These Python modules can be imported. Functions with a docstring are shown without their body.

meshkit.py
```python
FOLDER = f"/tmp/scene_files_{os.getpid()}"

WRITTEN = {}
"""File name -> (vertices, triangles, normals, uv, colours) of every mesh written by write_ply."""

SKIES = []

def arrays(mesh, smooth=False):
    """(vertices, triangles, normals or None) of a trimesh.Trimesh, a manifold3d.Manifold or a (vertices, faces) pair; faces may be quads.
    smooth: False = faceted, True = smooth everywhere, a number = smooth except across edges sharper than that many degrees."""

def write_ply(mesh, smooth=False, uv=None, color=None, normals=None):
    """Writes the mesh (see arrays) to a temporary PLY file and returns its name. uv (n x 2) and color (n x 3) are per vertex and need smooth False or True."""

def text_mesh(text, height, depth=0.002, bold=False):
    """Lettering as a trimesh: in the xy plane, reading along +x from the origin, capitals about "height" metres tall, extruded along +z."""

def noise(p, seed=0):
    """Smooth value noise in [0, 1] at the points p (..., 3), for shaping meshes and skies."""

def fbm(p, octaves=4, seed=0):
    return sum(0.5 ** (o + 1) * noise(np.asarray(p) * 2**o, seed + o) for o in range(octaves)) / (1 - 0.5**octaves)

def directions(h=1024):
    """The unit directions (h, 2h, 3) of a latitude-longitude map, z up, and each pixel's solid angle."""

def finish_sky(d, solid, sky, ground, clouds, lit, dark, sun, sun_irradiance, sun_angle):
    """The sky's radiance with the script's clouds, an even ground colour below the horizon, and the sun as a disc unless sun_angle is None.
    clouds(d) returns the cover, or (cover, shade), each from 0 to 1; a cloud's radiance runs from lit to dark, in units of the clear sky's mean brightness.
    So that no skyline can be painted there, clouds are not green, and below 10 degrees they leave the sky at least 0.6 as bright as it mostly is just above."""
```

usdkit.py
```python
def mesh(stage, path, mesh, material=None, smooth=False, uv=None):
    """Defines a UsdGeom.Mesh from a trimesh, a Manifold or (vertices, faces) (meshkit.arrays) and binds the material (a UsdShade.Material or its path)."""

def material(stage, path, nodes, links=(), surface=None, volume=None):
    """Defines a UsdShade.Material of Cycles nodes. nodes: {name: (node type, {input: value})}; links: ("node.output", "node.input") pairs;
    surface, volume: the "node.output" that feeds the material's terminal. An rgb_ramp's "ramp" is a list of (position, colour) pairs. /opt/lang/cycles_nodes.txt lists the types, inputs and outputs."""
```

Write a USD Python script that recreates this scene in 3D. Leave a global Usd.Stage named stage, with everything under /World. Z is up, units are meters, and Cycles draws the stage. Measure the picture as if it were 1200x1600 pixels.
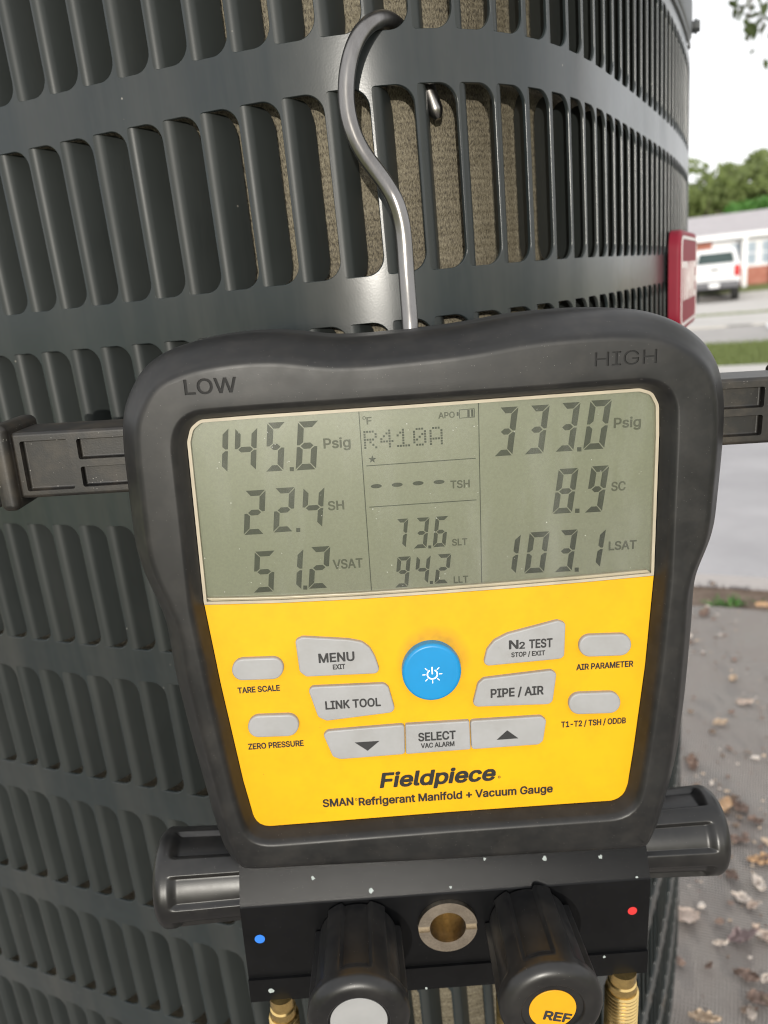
import math
import numpy as np
import trimesh
import manifold3d as m3
import shapely
from shapely.geometry import Polygon, Point, LineString, box as sbox
from shapely import affinity
from pxr import Usd, UsdGeom, UsdLux, UsdShade, Gf, Sdf, Vt
import usdkit, meshkit

stage = Usd.Stage.CreateInMemory()
UsdGeom.SetStageUpAxis(stage, 'Z')
UsdGeom.SetStageMetersPerUnit(stage, 1.0)
world = UsdGeom.Xform.Define(stage, '/World')
stage.SetDefaultPrim(world.GetPrim())
UsdGeom.Scope.Define(stage, '/World/Looks')
rng = np.random.default_rng(7)

# ------------------------------------------------------------------ camera, sky, sun, exposure
CAM_H = 0.78
PITCH, ROLL, FPX = math.radians(15.961), math.radians(5.756), 1181.9      # of the photograph, 1200 x 1600
EXPOSURE = -0.04
SUN_EL, SUN_TRAVEL = math.radians(7.0), math.radians(4.0)                # low sun almost behind the viewer
SUN_INTENSITY, SKY_STRENGTH = 0.84, 0.085

R0, FWD, U0 = np.array([1, 0, 0.]), np.array([0, math.cos(PITCH), -math.sin(PITCH)]), np.array([0, math.sin(PITCH), math.cos(PITCH)])
RIGHT = R0 * math.cos(ROLL) - U0 * math.sin(ROLL)
UP = R0 * math.sin(ROLL) + U0 * math.cos(ROLL)
EYE = np.array([0, 0, CAM_H])


def xform(prim, M3, t):
    m = np.eye(4); m[:3, :3] = np.asarray(M3).T; m[3, :3] = t
    UsdGeom.Xformable(prim).AddTransformOp().Set(Gf.Matrix4d(*m.ravel().tolist()))


cam = UsdGeom.Camera.Define(stage, '/World/camera')
xform(cam, np.stack([RIGHT, UP, -FWD], 1), EYE)
cam.CreateHorizontalApertureAttr(36.0)
cam.CreateVerticalApertureAttr(48.0)
cam.CreateFocalLengthAttr(36.0 * FPX / 1200)
cam.CreateClippingRangeAttr(Gf.Vec2f(0.01, 5000))
cam.CreateFStopAttr(19.0)
cam.CreateFocusDistanceAttr(0.243)
cam.CreateExposureAttr(EXPOSURE)

to_sun = np.array([-math.sin(SUN_TRAVEL) * math.cos(SUN_EL), -math.cos(SUN_TRAVEL) * math.cos(SUN_EL), math.sin(SUN_EL)])
usdkit.material(stage, '/World/Looks/sky', {
    'sky': ('sky_texture', {'sky_type': 'single_scattering', 'sun_disc': False, 'sun_elevation': SUN_EL,
                            'sun_rotation': math.atan2(to_sun[0], to_sun[1]), 'aerosol_density': 1.0}),
    'tc': ('texture_coordinate', {}),
    'map': ('mapping', {'scale': (1.0, 1.0, 2.2)}),
    'n': ('noise_texture', {'scale': 2.2, 'detail': 6.0, 'roughness': 0.55}),
    'r': ('rgb_ramp', {'ramp': [(0.30, (0.82, 0.82, 0.82)), (0.60, (0.98, 0.98, 0.98))]}),
    'mix': ('mix_color', {'b': (16.5, 16.6, 16.8), 'use_clamp': False}),
    'bg': ('background_shader', {'strength': SKY_STRENGTH}),
}, [('tc.generated', 'map.vector'), ('map.vector', 'n.vector'), ('n.fac', 'r.fac'), ('r.color', 'mix.fac'), ('sky.color', 'mix.a'), ('mix.result', 'bg.color')],
    surface='bg.background')
dome = UsdLux.DomeLight.Define(stage, '/World/sky')
UsdShade.MaterialBindingAPI.Apply(dome.GetPrim()).Bind(UsdShade.Material.Get(stage, '/World/Looks/sky'))
dome.GetPrim().SetCustomDataByKey('kind', 'structure')
sun = UsdLux.DistantLight.Define(stage, '/World/sun')
sun.CreateNormalizeAttr(True); sun.CreateIntensityAttr(SUN_INTENSITY); sun.CreateAngleAttr(0.5)
sun.CreateColorAttr(Gf.Vec3f(1.0, 0.95, 0.86))
sz = to_sun; sx = np.cross([0, 0, 1.], sz); sx /= np.linalg.norm(sx)
xform(sun, np.stack([sx, np.cross(sz, sx), sz], 1), [0, 0, 5])

# ------------------------------------------------------------------ helpers
USED = {}


def numbered(path):
    n = USED.get(path, 0); USED[path] = n + 1
    return path if n == 0 else f'{path}_{n:03d}'


def tag(p, label=None, cat=None, group=None, kind=None):
    p = p.GetPrim() if hasattr(p, 'GetPrim') else p
    for k, v in (('label', label), ('category', cat), ('group', group), ('kind', kind)):
        if v: p.SetCustomDataByKey(k, v)
    return p


def thing(name, label, cat, M=None, t=(0, 0, 0), group=None):
    x = UsdGeom.Xform.Define(stage, numbered('/World/' + name))
    xform(x, np.eye(3) if M is None else M, t)
    return tag(x, label, cat, group)


def obj(name, mesh, mat, parent=None, smooth=False, label=None, kind=None, cat=None, group=None):
    base = '/World' if parent is None else str(parent.GetPath())
    p = usdkit.mesh(stage, numbered(base + '/' + name), mesh, LOOK[mat] if isinstance(mat, str) else mat, smooth)
    return tag(p, label, cat, group, kind)


def cat(ms):
    ms = [m if isinstance(m, trimesh.Trimesh) else trimesh.Trimesh(*tri(m), process=False) for m in ms]
    return trimesh.util.concatenate(ms)


def tri(m):
    v, f, _ = meshkit.arrays(m)
    return v, f


def mani(m):
    v, f = tri(m)
    return m3.Manifold(m3.Mesh(np.asarray(v, np.float32), np.asarray(f, np.uint32)))


def loft(rings, cap0=False, cap1=False, closed=True):
    """Quads between rings of N points each; caps triangulated as fans by earcut."""
    n = len(rings[0]); v = np.vstack(rings); f = []
    k = np.arange(n if closed else n - 1); k2 = (k + 1) % n
    for i in range(len(rings) - 1):
        a, b = i * n, (i + 1) * n
        f.append(np.stack([a + k, a + k2, b + k2], 1)); f.append(np.stack([a + k, b + k2, b + k], 1))
    for cap, at, flip in ((cap0, 0, True), (cap1, (len(rings) - 1) * n, False)):
        if cap:
            import mapbox_earcut as me
            t = me.triangulate_float64(rings[0 if flip else -1][:, :2].copy(), np.array([n], np.uint32)).reshape(-1, 3).astype(int) + at
            f.append(t[:, ::-1] if flip else t)
    return trimesh.Trimesh(v, np.vstack(f), process=False)


def ccw(p):
    p = np.asarray(p, float)
    return p if Polygon(p).exterior.is_ccw else p[::-1]


def resample(p, n):
    p = np.vstack([p, p[:1]]); L = np.r_[0, np.cumsum(np.linalg.norm(np.diff(p, axis=0), axis=1))]
    s = np.linspace(0, L[-1], n, endpoint=False)
    return np.stack([np.interp(s, L, p[:, 0]), np.interp(s, L, p[:, 1])], 1)


def inward(p):
    d = np.roll(p, -1, 0) - np.roll(p, 1, 0)
    d /= np.maximum(np.linalg.norm(d, axis=1, keepdims=True), 1e-12)
    return np.stack([-d[:, 1], d[:, 0]], 1)


def rounded(p, r):
    """Rounds the corners of a polygon."""
    g = Polygon(p).buffer(-r, quad_segs=8).buffer(2 * r, quad_segs=8).buffer(-r, quad_segs=8)
    return ccw(np.array(g.exterior.coords)[:-1])


def raised(p, z0, z1, r=0.0006, n=72, corner=None):
    """A pad of outline p from z0 to z1 with a rounded top edge."""
    p = rounded(p, corner) if corner else ccw(p)
    p = resample(p, n); q = inward(p)
    rings = [np.c_[p, np.full(n, z0)]]
    for a in np.linspace(0, 90, 5):
        a = math.radians(a)
        rings.append(np.c_[p + q * r * (1 - math.cos(a)), np.full(n, z1 - r + r * math.sin(a))])
    return loft(rings, cap0=True, cap1=True)


def flat(shape, z0, z1):
    gs = [g for g in getattr(shape, 'geoms', [shape]) if g.area > 0]
    m = trimesh.util.concatenate([trimesh.creation.extrude_polygon(g, z1 - z0, engine='earcut') for g in gs])
    m.apply_translation([0, 0, z0]); return m


def tube(path, r, n=14, caps=True):
    path = np.asarray(path, float); t = np.gradient(path, axis=0); t /= np.linalg.norm(t, axis=1, keepdims=True)
    r = np.broadcast_to(r, len(path)); u = np.cross(t[0], [0.3, 0.2, 0.9]); u /= np.linalg.norm(u); rings = []
    for c, d, rr in zip(path, t, r):
        u = u - d * (u @ d); u /= np.linalg.norm(u); w = np.cross(d, u); a = np.linspace(0, 2 * np.pi, n, endpoint=False)
        rings.append(c + rr * (np.cos(a)[:, None] * u + np.sin(a)[:, None] * w))
    if caps:
        rings = [np.repeat(path[:1], n, 0) + (rings[0] - path[0]) * 1e-3] + rings + [np.repeat(path[-1:], n, 0) + (rings[-1] - path[-1]) * 1e-3]
    return loft(rings)


def spline(pts, n):
    from scipy.interpolate import CubicSpline
    pts = np.asarray(pts, float); s = np.r_[0, np.cumsum(np.linalg.norm(np.diff(pts, axis=0), axis=1))]
    return CubicSpline(s, pts)(np.linspace(0, s[-1], n))


def bx(a, b):
    a, b = np.minimum(a, b), np.maximum(a, b)
    m = trimesh.creation.box(b - a); m.apply_translation((a + b) / 2); return m


def rbox(a, b, r, seg=3):
    """A box with rounded edges: hull of eight balls."""
    a, b = np.minimum(a, b), np.maximum(a, b)
    pts = [bx_ for bx_ in np.array(np.meshgrid(*zip(a + r, b - r))).T.reshape(-1, 3)]
    s = trimesh.creation.icosphere(seg - 1, r)
    return trimesh.convex.convex_hull(np.vstack([s.vertices + p for p in pts]))


def revolve(prof, n=48, axis='z'):
    a = np.linspace(0, 2 * np.pi, n, endpoint=False)
    rings = [np.stack([r * np.cos(a), r * np.sin(a), np.full(n, z)], 1) for r, z in prof]
    m = loft(rings)
    if axis == 'y-': m.apply_transform(trimesh.transformations.rotation_matrix(math.pi / 2, [1, 0, 0]))
    if axis == 'x': m.apply_transform(trimesh.transformations.rotation_matrix(math.pi / 2, [0, 1, 0]))
    return m


# ------------------------------------------------------------------ materials
LOOK = {}


def mat(name, base, rough=0.5, var=0.0, vscale=20.0, bump=0.0, bscale=200.0, coat=0.0, metal=0.0, spec=0.5, base2=None, specks=None, detail=4.0, stretch=(1, 1, 1), rvar=0.0, coat_rough=0.05, bdetail=3.0, bdist=0.001, grime=None, stain=None):
    """Procedural surface: two tones mixed by noise, roughness varied, fine bump, optional specks of dust or chipped paint."""
    b = np.array(base, float); b2 = np.array(base2 if base2 is not None else b * (1 + var), float)
    b1 = b if base2 is not None else b * (1 - var)
    N = {'tc': ('texture_coordinate', {}), 'map': ('mapping', {'scale': stretch}), 'n': ('noise_texture', {'scale': vscale, 'detail': detail, 'roughness': 0.6}),
         'r': ('rgb_ramp', {'ramp': [(0.32, tuple(b1)), (0.68, tuple(b2))]}),
         'p': ('principled_bsdf', {'roughness': rough, 'metallic': metal, 'specular_ior_level': spec, 'coat_weight': coat, 'coat_roughness': coat_rough})}
    L = [('tc.object', 'map.vector'), ('map.vector', 'n.vector'), ('n.fac', 'r.fac')]
    out = 'r.color'
    if specks:
        sc, size, col = specks
        N['v'] = ('voronoi_texture', {'scale': sc, 'randomness': 1.0})
        N['vr'] = ('rgb_ramp', {'ramp': [(0, (1, 1, 1)), (size, (1, 1, 1)), (size * 1.25, (0, 0, 0)), (1, (0, 0, 0))]})
        N['n3'] = ('noise_texture', {'scale': sc * 0.45, 'detail': 2.0})
        N['nr'] = ('rgb_ramp', {'ramp': [(0.52, (0, 0, 0)), (0.62, (1, 1, 1))]})
        N['mm'] = ('math', {'math_type': 'multiply'})
        N['mx'] = ('mix_color', {'b': col})
        L += [('tc.object', 'v.vector'), ('v.distance', 'vr.fac'), ('tc.object', 'n3.vector'), ('n3.fac', 'nr.fac'), ('vr.color', 'mm.value1'), ('nr.color', 'mm.value2'),
              ('mm.value', 'mx.fac'), ('r.color', 'mx.a')]
        out = 'mx.result'
    if grime:                                                             # smears of dirt: (scale, colour, amount, stretch)
        gs, gc, ga, gst = grime
        N['gm'] = ('mapping', {'scale': gst}); N['gn'] = ('noise_texture', {'scale': gs, 'detail': 8.0, 'roughness': 0.68})
        N['gr'] = ('rgb_ramp', {'ramp': [(0.44, (0, 0, 0)), (0.72, (ga, ga, ga))]}); N['gx'] = ('mix_color', {'b': gc})
        L += [('tc.object', 'gm.vector'), ('gm.vector', 'gn.vector'), ('gn.fac', 'gr.fac'), ('gr.color', 'gx.fac'), (out, 'gx.a')]; out = 'gx.result'
    if stain:                                                             # a thumbed ring of dirt round one place: (centre, inner, outer, colour)
        sc_, r0, r1, col_ = stain
        N['sd'] = ('vector_math', {'math_type': 'distance', 'vector2': tuple(sc_)}); N['sr'] = ('map_range', {'from_min': r0, 'from_max': r1, 'to_min': 0.75, 'to_max': 0.0, 'clamp': True})
        N['sn'] = ('noise_texture', {'scale': 260.0, 'detail': 6.0}); N['sm'] = ('math', {'math_type': 'multiply'}); N['sx'] = ('mix_color', {'b': col_})
        L += [('tc.object', 'sd.vector1'), ('sd.value', 'sr.value'), ('tc.object', 'sn.vector'), ('sr.result', 'sm.value1'), ('sn.fac', 'sm.value2'), ('sm.value', 'sx.fac'), (out, 'sx.a')]; out = 'sx.result'
    L.append((out, 'p.base_color'))
    if rvar:
        N['rr'] = ('map_range', {'from_min': 0.3, 'from_max': 0.7, 'to_min': rough - rvar, 'to_max': rough + rvar, 'clamp': True})
        L += [('n.fac', 'rr.value'), ('rr.result', 'p.roughness')]
    if bump:
        N['bn'] = ('noise_texture', {'scale': bscale, 'detail': bdetail, 'roughness': 0.6})
        N['b'] = ('bump', {'strength': bump, 'distance': bdist})
        L += [('map.vector', 'bn.vector'), ('bn.fac', 'b.height'), ('b.normal', 'p.normal')]
    LOOK[name] = usdkit.material(stage, '/World/Looks/' + name, N, L, surface='p.BSDF')
    return LOOK[name]


mat('louver_paint', (0.0145, 0.0195, 0.0203), 0.25, 0.14, 14, 0.035, 1400, spec=0.5, rvar=0.05, specks=(120, 0.04, (0.22, 0.21, 0.19)), bdist=0.0004, grime=(26, (0.050, 0.050, 0.045), 0.55, (1, 1, 0.12)))
mat('slat_paint', (0.0235, 0.0270, 0.0262), 0.44, 0.10, 14, 0.06, 1400, spec=0.28, rvar=0.05, specks=(90, 0.03, (0.18, 0.17, 0.15)), bdist=0.0003, grime=(30, (0.046, 0.048, 0.045), 0.45, (1, 1, 0.10)))
mat('slat_paint_two', (0.0215, 0.0250, 0.0243), 0.47, 0.10, 17, 0.06, 1400, spec=0.28, rvar=0.05, bdist=0.0003, grime=(24, (0.046, 0.048, 0.045), 0.45, (1, 1, 0.14)))
mat('slat_paint_three', (0.0255, 0.0290, 0.0278), 0.42, 0.10, 11, 0.06, 1400, spec=0.28, rvar=0.05, bdist=0.0003)
mat('cap_paint', (0.045, 0.050, 0.052), 0.45, 0.1, 14, 0.1, 900)
mat('steel_rod', (0.24, 0.23, 0.222), 0.27, 0.10, 60, 0.08, 700, metal=1.0, rvar=0.08, stretch=(1, 1, 0.15), bdist=0.0005, grime=(90, (0.09, 0.08, 0.07), 0.6, (1, 1, 0.3)))
mat('rubber', (0.0060, 0.0060, 0.0064), 0.44, spec=0.42, base2=(0.011, 0.0108, 0.0105), vscale=45, bump=0.04, bscale=2600, rvar=0.07, specks=(900, 0.10, (0.09, 0.085, 0.08)), bdist=0.0004, grime=(120, (0.030, 0.027, 0.024), 0.45, (1, 1, 1)))
mat('engraving', (0.003, 0.003, 0.003), 0.7, 0.2, 200)
mat('black_plastic', (0.0042, 0.0042, 0.0046), 0.36, base2=(0.0065, 0.0063, 0.006), vscale=70, bump=0.05, bscale=2400, specks=(800, 0.09, (0.12, 0.115, 0.11)), rvar=0.06, bdist=0.0003, grime=(55, (0.024, 0.022, 0.020), 0.6, (1, 1, 1)))
mat('dirty_plastic', (0.0045, 0.0045, 0.0045), 0.46, base2=(0.012, 0.010, 0.008), vscale=75, bump=0.08, bscale=1800, specks=(700, 0.11, (0.20, 0.19, 0.17)), detail=8.0, bdist=0.0005, grime=(70, (0.060, 0.047, 0.032), 0.6, (1, 1, 1)))
mat('anodised', (0.0045, 0.0046, 0.005), 0.30, 0.2, 80, 0.16, 5200, specks=(1400, 0.10, (0.07, 0.07, 0.065)), bdist=0.0003, bdetail=1.0, spec=0.17)
mat('yellow_plastic', (0.74, 0.385, 0.002), 0.46, base2=(0.69, 0.350, 0.002), vscale=24, detail=7.0, spec=0.35, bump=0.05, bscale=1500, grime=(60, (0.48, 0.25, 0.006), 0.30, (1, 1, 1)), stain=((0.00715, -0.0315, 0.0), 0.0088, 0.0135, (0.22, 0.13, 0.03)), specks=(260, 0.035, (0.25, 0.15, 0.02)), bdist=0.0003)
mat('grey_button', (0.32, 0.32, 0.325), 0.45, base2=(0.29, 0.29, 0.29), vscale=60, bump=0.05, bscale=1500, specks=(300, 0.03, (0.2, 0.19, 0.17)), bdist=0.0003, grime=(110, (0.22, 0.21, 0.19), 0.28, (1, 1, 1)))
mat('blue_button', (0.004, 0.215, 0.48), 0.38, 0.05, 50, 0.04, 1200, bdist=0.0003)
mat('ink', (0.012, 0.011, 0.010), 0.5, 0.1, 300)
mat('button_ink', (0.022, 0.022, 0.023), 0.5, 0.1, 300)
mat('white_ink', (0.78, 0.80, 0.82), 0.5, 0.03, 300)
mat('lcd', (0.185, 0.193, 0.143), 0.29, base2=(0.164, 0.171, 0.128), vscale=1300, detail=1.0, spec=1.0)
mat('lcd_segment', (0.030, 0.035, 0.026), 0.45, 0.12, 200, spec=0.4)
mat('lcd_caption', (0.060, 0.064, 0.046), 0.45, 0.1, 200, spec=0.4)
mat('lens_edge', (0.42, 0.37, 0.28), 0.3, 0.1, 90)
mat('nickel', (0.56, 0.49, 0.39), 0.25, 0.08, 120, 0.08, 900, metal=1.0, rvar=0.06, bdist=0.0004)
mat('brass', (0.66, 0.47, 0.19), 0.26, 0.08, 120, 0.05, 900, metal=1.0, rvar=0.06, bdist=0.0004)
mat('blue_dot', (0.02, 0.17, 0.66), 0.5, 0.05, 100)
mat('red_dot', (0.58, 0.025, 0.025), 0.5, 0.08, 300)
mat('pale_disc', (0.29, 0.29, 0.29), 0.45, 0.05, 90)
mat('gold_disc', (0.66, 0.31, 0.004), 0.42, 0.04, 90)
mat('chip', (0.34, 0.38, 0.37), 0.6, 0.2, 600)
mat('badge_red', (0.19, 0.006, 0.020), 0.55, 0.05, 60, spec=0.3)
mat('badge_white', (0.58, 0.53, 0.52), 0.35, 0.05, 60)
mat('dark_inside', (0.012, 0.012, 0.012), 0.8, 0.1, 20)
mat('concrete', (0.29, 0.28, 0.285), 0.85, base2=(0.40, 0.385, 0.39), vscale=2.2, bump=0.3, bscale=60, detail=9.0, specks=(14, 0.05, (0.18, 0.15, 0.13)), bdist=0.004)
mat('pale_concrete', (0.52, 0.495, 0.465), 0.85, base2=(0.44, 0.415, 0.385), vscale=1.5, bump=0.2, bscale=40, detail=8.0, bdist=0.004)
mat('asphalt', (0.30, 0.285, 0.27), 0.9, base2=(0.38, 0.355, 0.335), vscale=1.8, bump=0.3, bscale=50, detail=8.0, bdist=0.006)
mat('soil', (0.115, 0.080, 0.058), 0.95, base2=(0.20, 0.15, 0.115), vscale=16, bump=0.7, bscale=45, detail=10.0, bdist=0.012)
mat('lawn', (0.17, 0.20, 0.075), 0.9, base2=(0.30, 0.29, 0.15), vscale=1.1, bump=0.6, bscale=30, detail=10.0, bdist=0.03)
mat('grass_blade', (0.055, 0.150, 0.022), 0.6, 0.35, 15)
mat('brick', (0.34, 0.12, 0.085), 0.85, base2=(0.42, 0.19, 0.14), vscale=5, detail=6.0)
mat('white_paint', (0.74, 0.74, 0.75), 0.55, 0.04, 3)
mat('truck_white', (0.72, 0.72, 0.73), 0.25, 0.02, 2, coat=0.5)
mat('tyre', (0.018, 0.018, 0.018), 0.8, 0.2, 20)
mat('bumper_grey', (0.10, 0.10, 0.11), 0.5, 0.1, 8)
mat('rim', (0.40, 0.40, 0.41), 0.35, 0.05, 8, metal=0.8)
mat('tail_red', (0.45, 0.02, 0.02), 0.25, 0.1, 8)
mat('dark_glass', (0.025, 0.045, 0.042), 0.08, 0.1, 2, coat=0.5)
mat('pale_glass', (0.36, 0.43, 0.50), 0.12, 0.1, 2, coat=0.4)
mat('bark', (0.11, 0.085, 0.065), 0.9, 0.3, 12, 0.6, 40, bdist=0.02)
mat('fleck', (0.4, 0.4, 0.38), 0.7, 0.1, 500)
# roof of shingle courses
LOOK['shingle'] = usdkit.material(stage, '/World/Looks/shingle', {
    'tc': ('texture_coordinate', {}), 'b': ('brick_texture', {'scale': 1.0, 'color1': (0.42, 0.39, 0.40), 'color2': (0.48, 0.45, 0.46), 'mortar': (0.3, 0.28, 0.29), 'mortar_size': 0.012, 'brick_width': 0.30, 'row_height': 0.14}),
    'p': ('principled_bsdf', {'roughness': 0.9})}, [('tc.object', 'b.vector'), ('b.color', 'p.base_color')], surface='p.BSDF')
# woven weed-barrier cloth: two crossing thread waves, dirt worked in
LOOK['weave'] = usdkit.material(stage, '/World/Looks/weave', {
    'tc': ('texture_coordinate', {}), 'rot': ('mapping', {'rotation': (0, 0, 0.46)}),
    'wob': ('noise_texture', {'scale': 9.0, 'detail': 3.0}), 'ws': ('vector_math', {'math_type': 'scale', 'scale': 0.012}),
    'va': ('vector_math', {'math_type': 'add'}),
    'w1': ('wave_texture', {'wave_type': 'bands', 'bands_direction': 'x', 'scale': 84.0, 'distortion': 1.2, 'detail': 2.0, 'detail_scale': 1.4}),
    'w2': ('wave_texture', {'wave_type': 'bands', 'bands_direction': 'y', 'scale': 70.0, 'distortion': 1.2, 'detail': 2.0, 'detail_scale': 1.4}),
    'mul': ('math', {'math_type': 'multiply'}),
    'cr': ('rgb_ramp', {'ramp': [(0.0, (0.10, 0.090, 0.081)), (0.35, (0.36, 0.330, 0.303)), (1.0, (0.52, 0.480, 0.445))]}),
    'dn': ('noise_texture', {'scale': 7.0, 'detail': 12.0, 'roughness': 0.72}),
    'dr': ('rgb_ramp', {'ramp': [(0.44, (0, 0, 0)), (0.66, (0.85, 0.85, 0.85))]}),
    'mx': ('mix_color', {'b': (0.235, 0.205, 0.185)}),
    'b': ('bump', {'strength': 0.6, 'distance': 0.002}),
    'p': ('principled_bsdf', {'roughness': 0.9})},
    [('tc.object', 'rot.vector'), ('tc.object', 'wob.vector'), ('wob.color', 'ws.vector1'), ('rot.vector', 'va.vector1'), ('ws.vector', 'va.vector2'),
     ('va.vector', 'w1.vector'), ('va.vector', 'w2.vector'), ('w1.fac', 'mul.value1'), ('w2.fac', 'mul.value2'), ('mul.value', 'cr.fac'),
     ('tc.object', 'dn.vector'), ('dn.fac', 'dr.fac'), ('dr.color', 'mx.fac'), ('cr.color', 'mx.a'), ('mx.result', 'p.base_color'), ('mul.value', 'b.height'), ('b.normal', 'p.normal')],
    surface='p.BSDF')
# spiny coil: dense vertical hairs of dusty aluminium over horizontal tube courses
LOOK['coil'] = usdkit.material(stage, '/World/Looks/coil', {
    'tc': ('texture_coordinate', {}), 'm': ('mapping', {'scale': (1.0, 1.0, 0.35)}),
    'n': ('noise_texture', {'scale': 2400.0, 'detail': 2.0, 'roughness': 0.6}),
    'w': ('wave_texture', {'wave_type': 'bands', 'bands_direction': 'z', 'scale': 128.0, 'distortion': 1.2, 'detail': 3.0, 'detail_scale': 3.0}),
    'n4': ('noise_texture', {'scale': 26.0, 'detail': 3.0}),
    'a1': ('math', {'math_type': 'multiply_add', 'value2': 0.07}), 'a2': ('math', {'math_type': 'multiply_add', 'value2': 0.25}),
    'cr': ('rgb_ramp', {'ramp': [(0.46, (0.040, 0.033, 0.023)), (0.66, (0.150, 0.128, 0.086)), (0.90, (0.25, 0.22, 0.155))]}),
    'b': ('bump', {'strength': 0.6, 'distance': 0.001}),
    'p': ('principled_bsdf', {'roughness': 0.6, 'metallic': 0.15})},
    [('tc.object', 'm.vector'), ('m.vector', 'n.vector'), ('tc.object', 'w.vector'), ('tc.object', 'n4.vector'),
     ('w.fac', 'a1.value1'), ('n.fac', 'a1.value3'), ('n4.fac', 'a2.value1'), ('a1.value', 'a2.value3'), ('a2.value', 'cr.fac'), ('cr.color', 'p.base_color'),
     ('n.fac', 'b.height'), ('b.normal', 'p.normal')], surface='p.BSDF')
# clear display window
LOOK['clear_window'] = usdkit.material(stage, '/World/Looks/clear_window', {
    't': ('transparent_bsdf', {'color': (0.97, 0.975, 0.96)}), 'g': ('glossy_bsdf', {'color': (1, 1, 1), 'roughness': 0.13}), 'f': ('fresnel', {'IOR': 1.46}),
    'm': ('mix_closure', {}), 'tc': ('texture_coordinate', {}), 'v': ('voronoi_texture', {'scale': 420.0}),
    'vr': ('rgb_ramp', {'ramp': [(0, (0.55, 0.55, 0.55)), (0.07, (0.55, 0.55, 0.55)), (0.10, (0, 0, 0)), (1, (0, 0, 0))]}),
    'n': ('noise_texture', {'scale': 150.0, 'detail': 3.0}), 'nr': ('rgb_ramp', {'ramp': [(0.55, (0, 0, 0)), (0.66, (1, 1, 1))]}), 'mu': ('math', {'math_type': 'multiply'}),
    'sm': ('mapping', {'scale': (1.0, 0.25, 1.0), 'rotation': (0, 0, 0.5)}), 's': ('noise_texture', {'scale': 55.0, 'detail': 7.0, 'roughness': 0.65}), 'sr': ('rgb_ramp', {'ramp': [(0.48, (0, 0, 0)), (0.78, (0.045, 0.045, 0.045))]}),
    'mx': ('math', {'math_type': 'maximum'}), 'd': ('diffuse_bsdf', {'color': (0.55, 0.55, 0.52)}), 'm2': ('mix_closure', {})},
    [('f.fac', 'm.fac'), ('t.BSDF', 'm.closure1'), ('g.BSDF', 'm.closure2'), ('tc.object', 'v.vector'), ('v.distance', 'vr.fac'), ('tc.object', 'n.vector'), ('n.fac', 'nr.fac'),
     ('vr.color', 'mu.value1'), ('nr.color', 'mu.value2'), ('tc.object', 'sm.vector'), ('sm.vector', 's.vector'), ('s.fac', 'sr.fac'), ('mu.value', 'mx.value1'), ('sr.color', 'mx.value2'),
     ('mx.value', 'm2.fac'), ('m.closure', 'm2.closure1'), ('d.BSDF', 'm2.closure2')], surface='m2.closure')


def leaf_mat(name, a, b, trans=0.35):
    LOOK[name] = usdkit.material(stage, '/World/Looks/' + name, {
        'oi': ('geometry', {}), 'r': ('rgb_ramp', {'ramp': [(0, a), (1, b)]}),
        'd': ('principled_bsdf', {'roughness': 0.6}), 't': ('translucent_bsdf', {}), 'm': ('mix_closure', {'fac': trans})},
        [('oi.random_per_island', 'r.fac'), ('r.color', 'd.base_color'), ('r.color', 't.color'), ('d.BSDF', 'm.closure1'), ('t.BSDF', 'm.closure2')], surface='m.closure')


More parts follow.
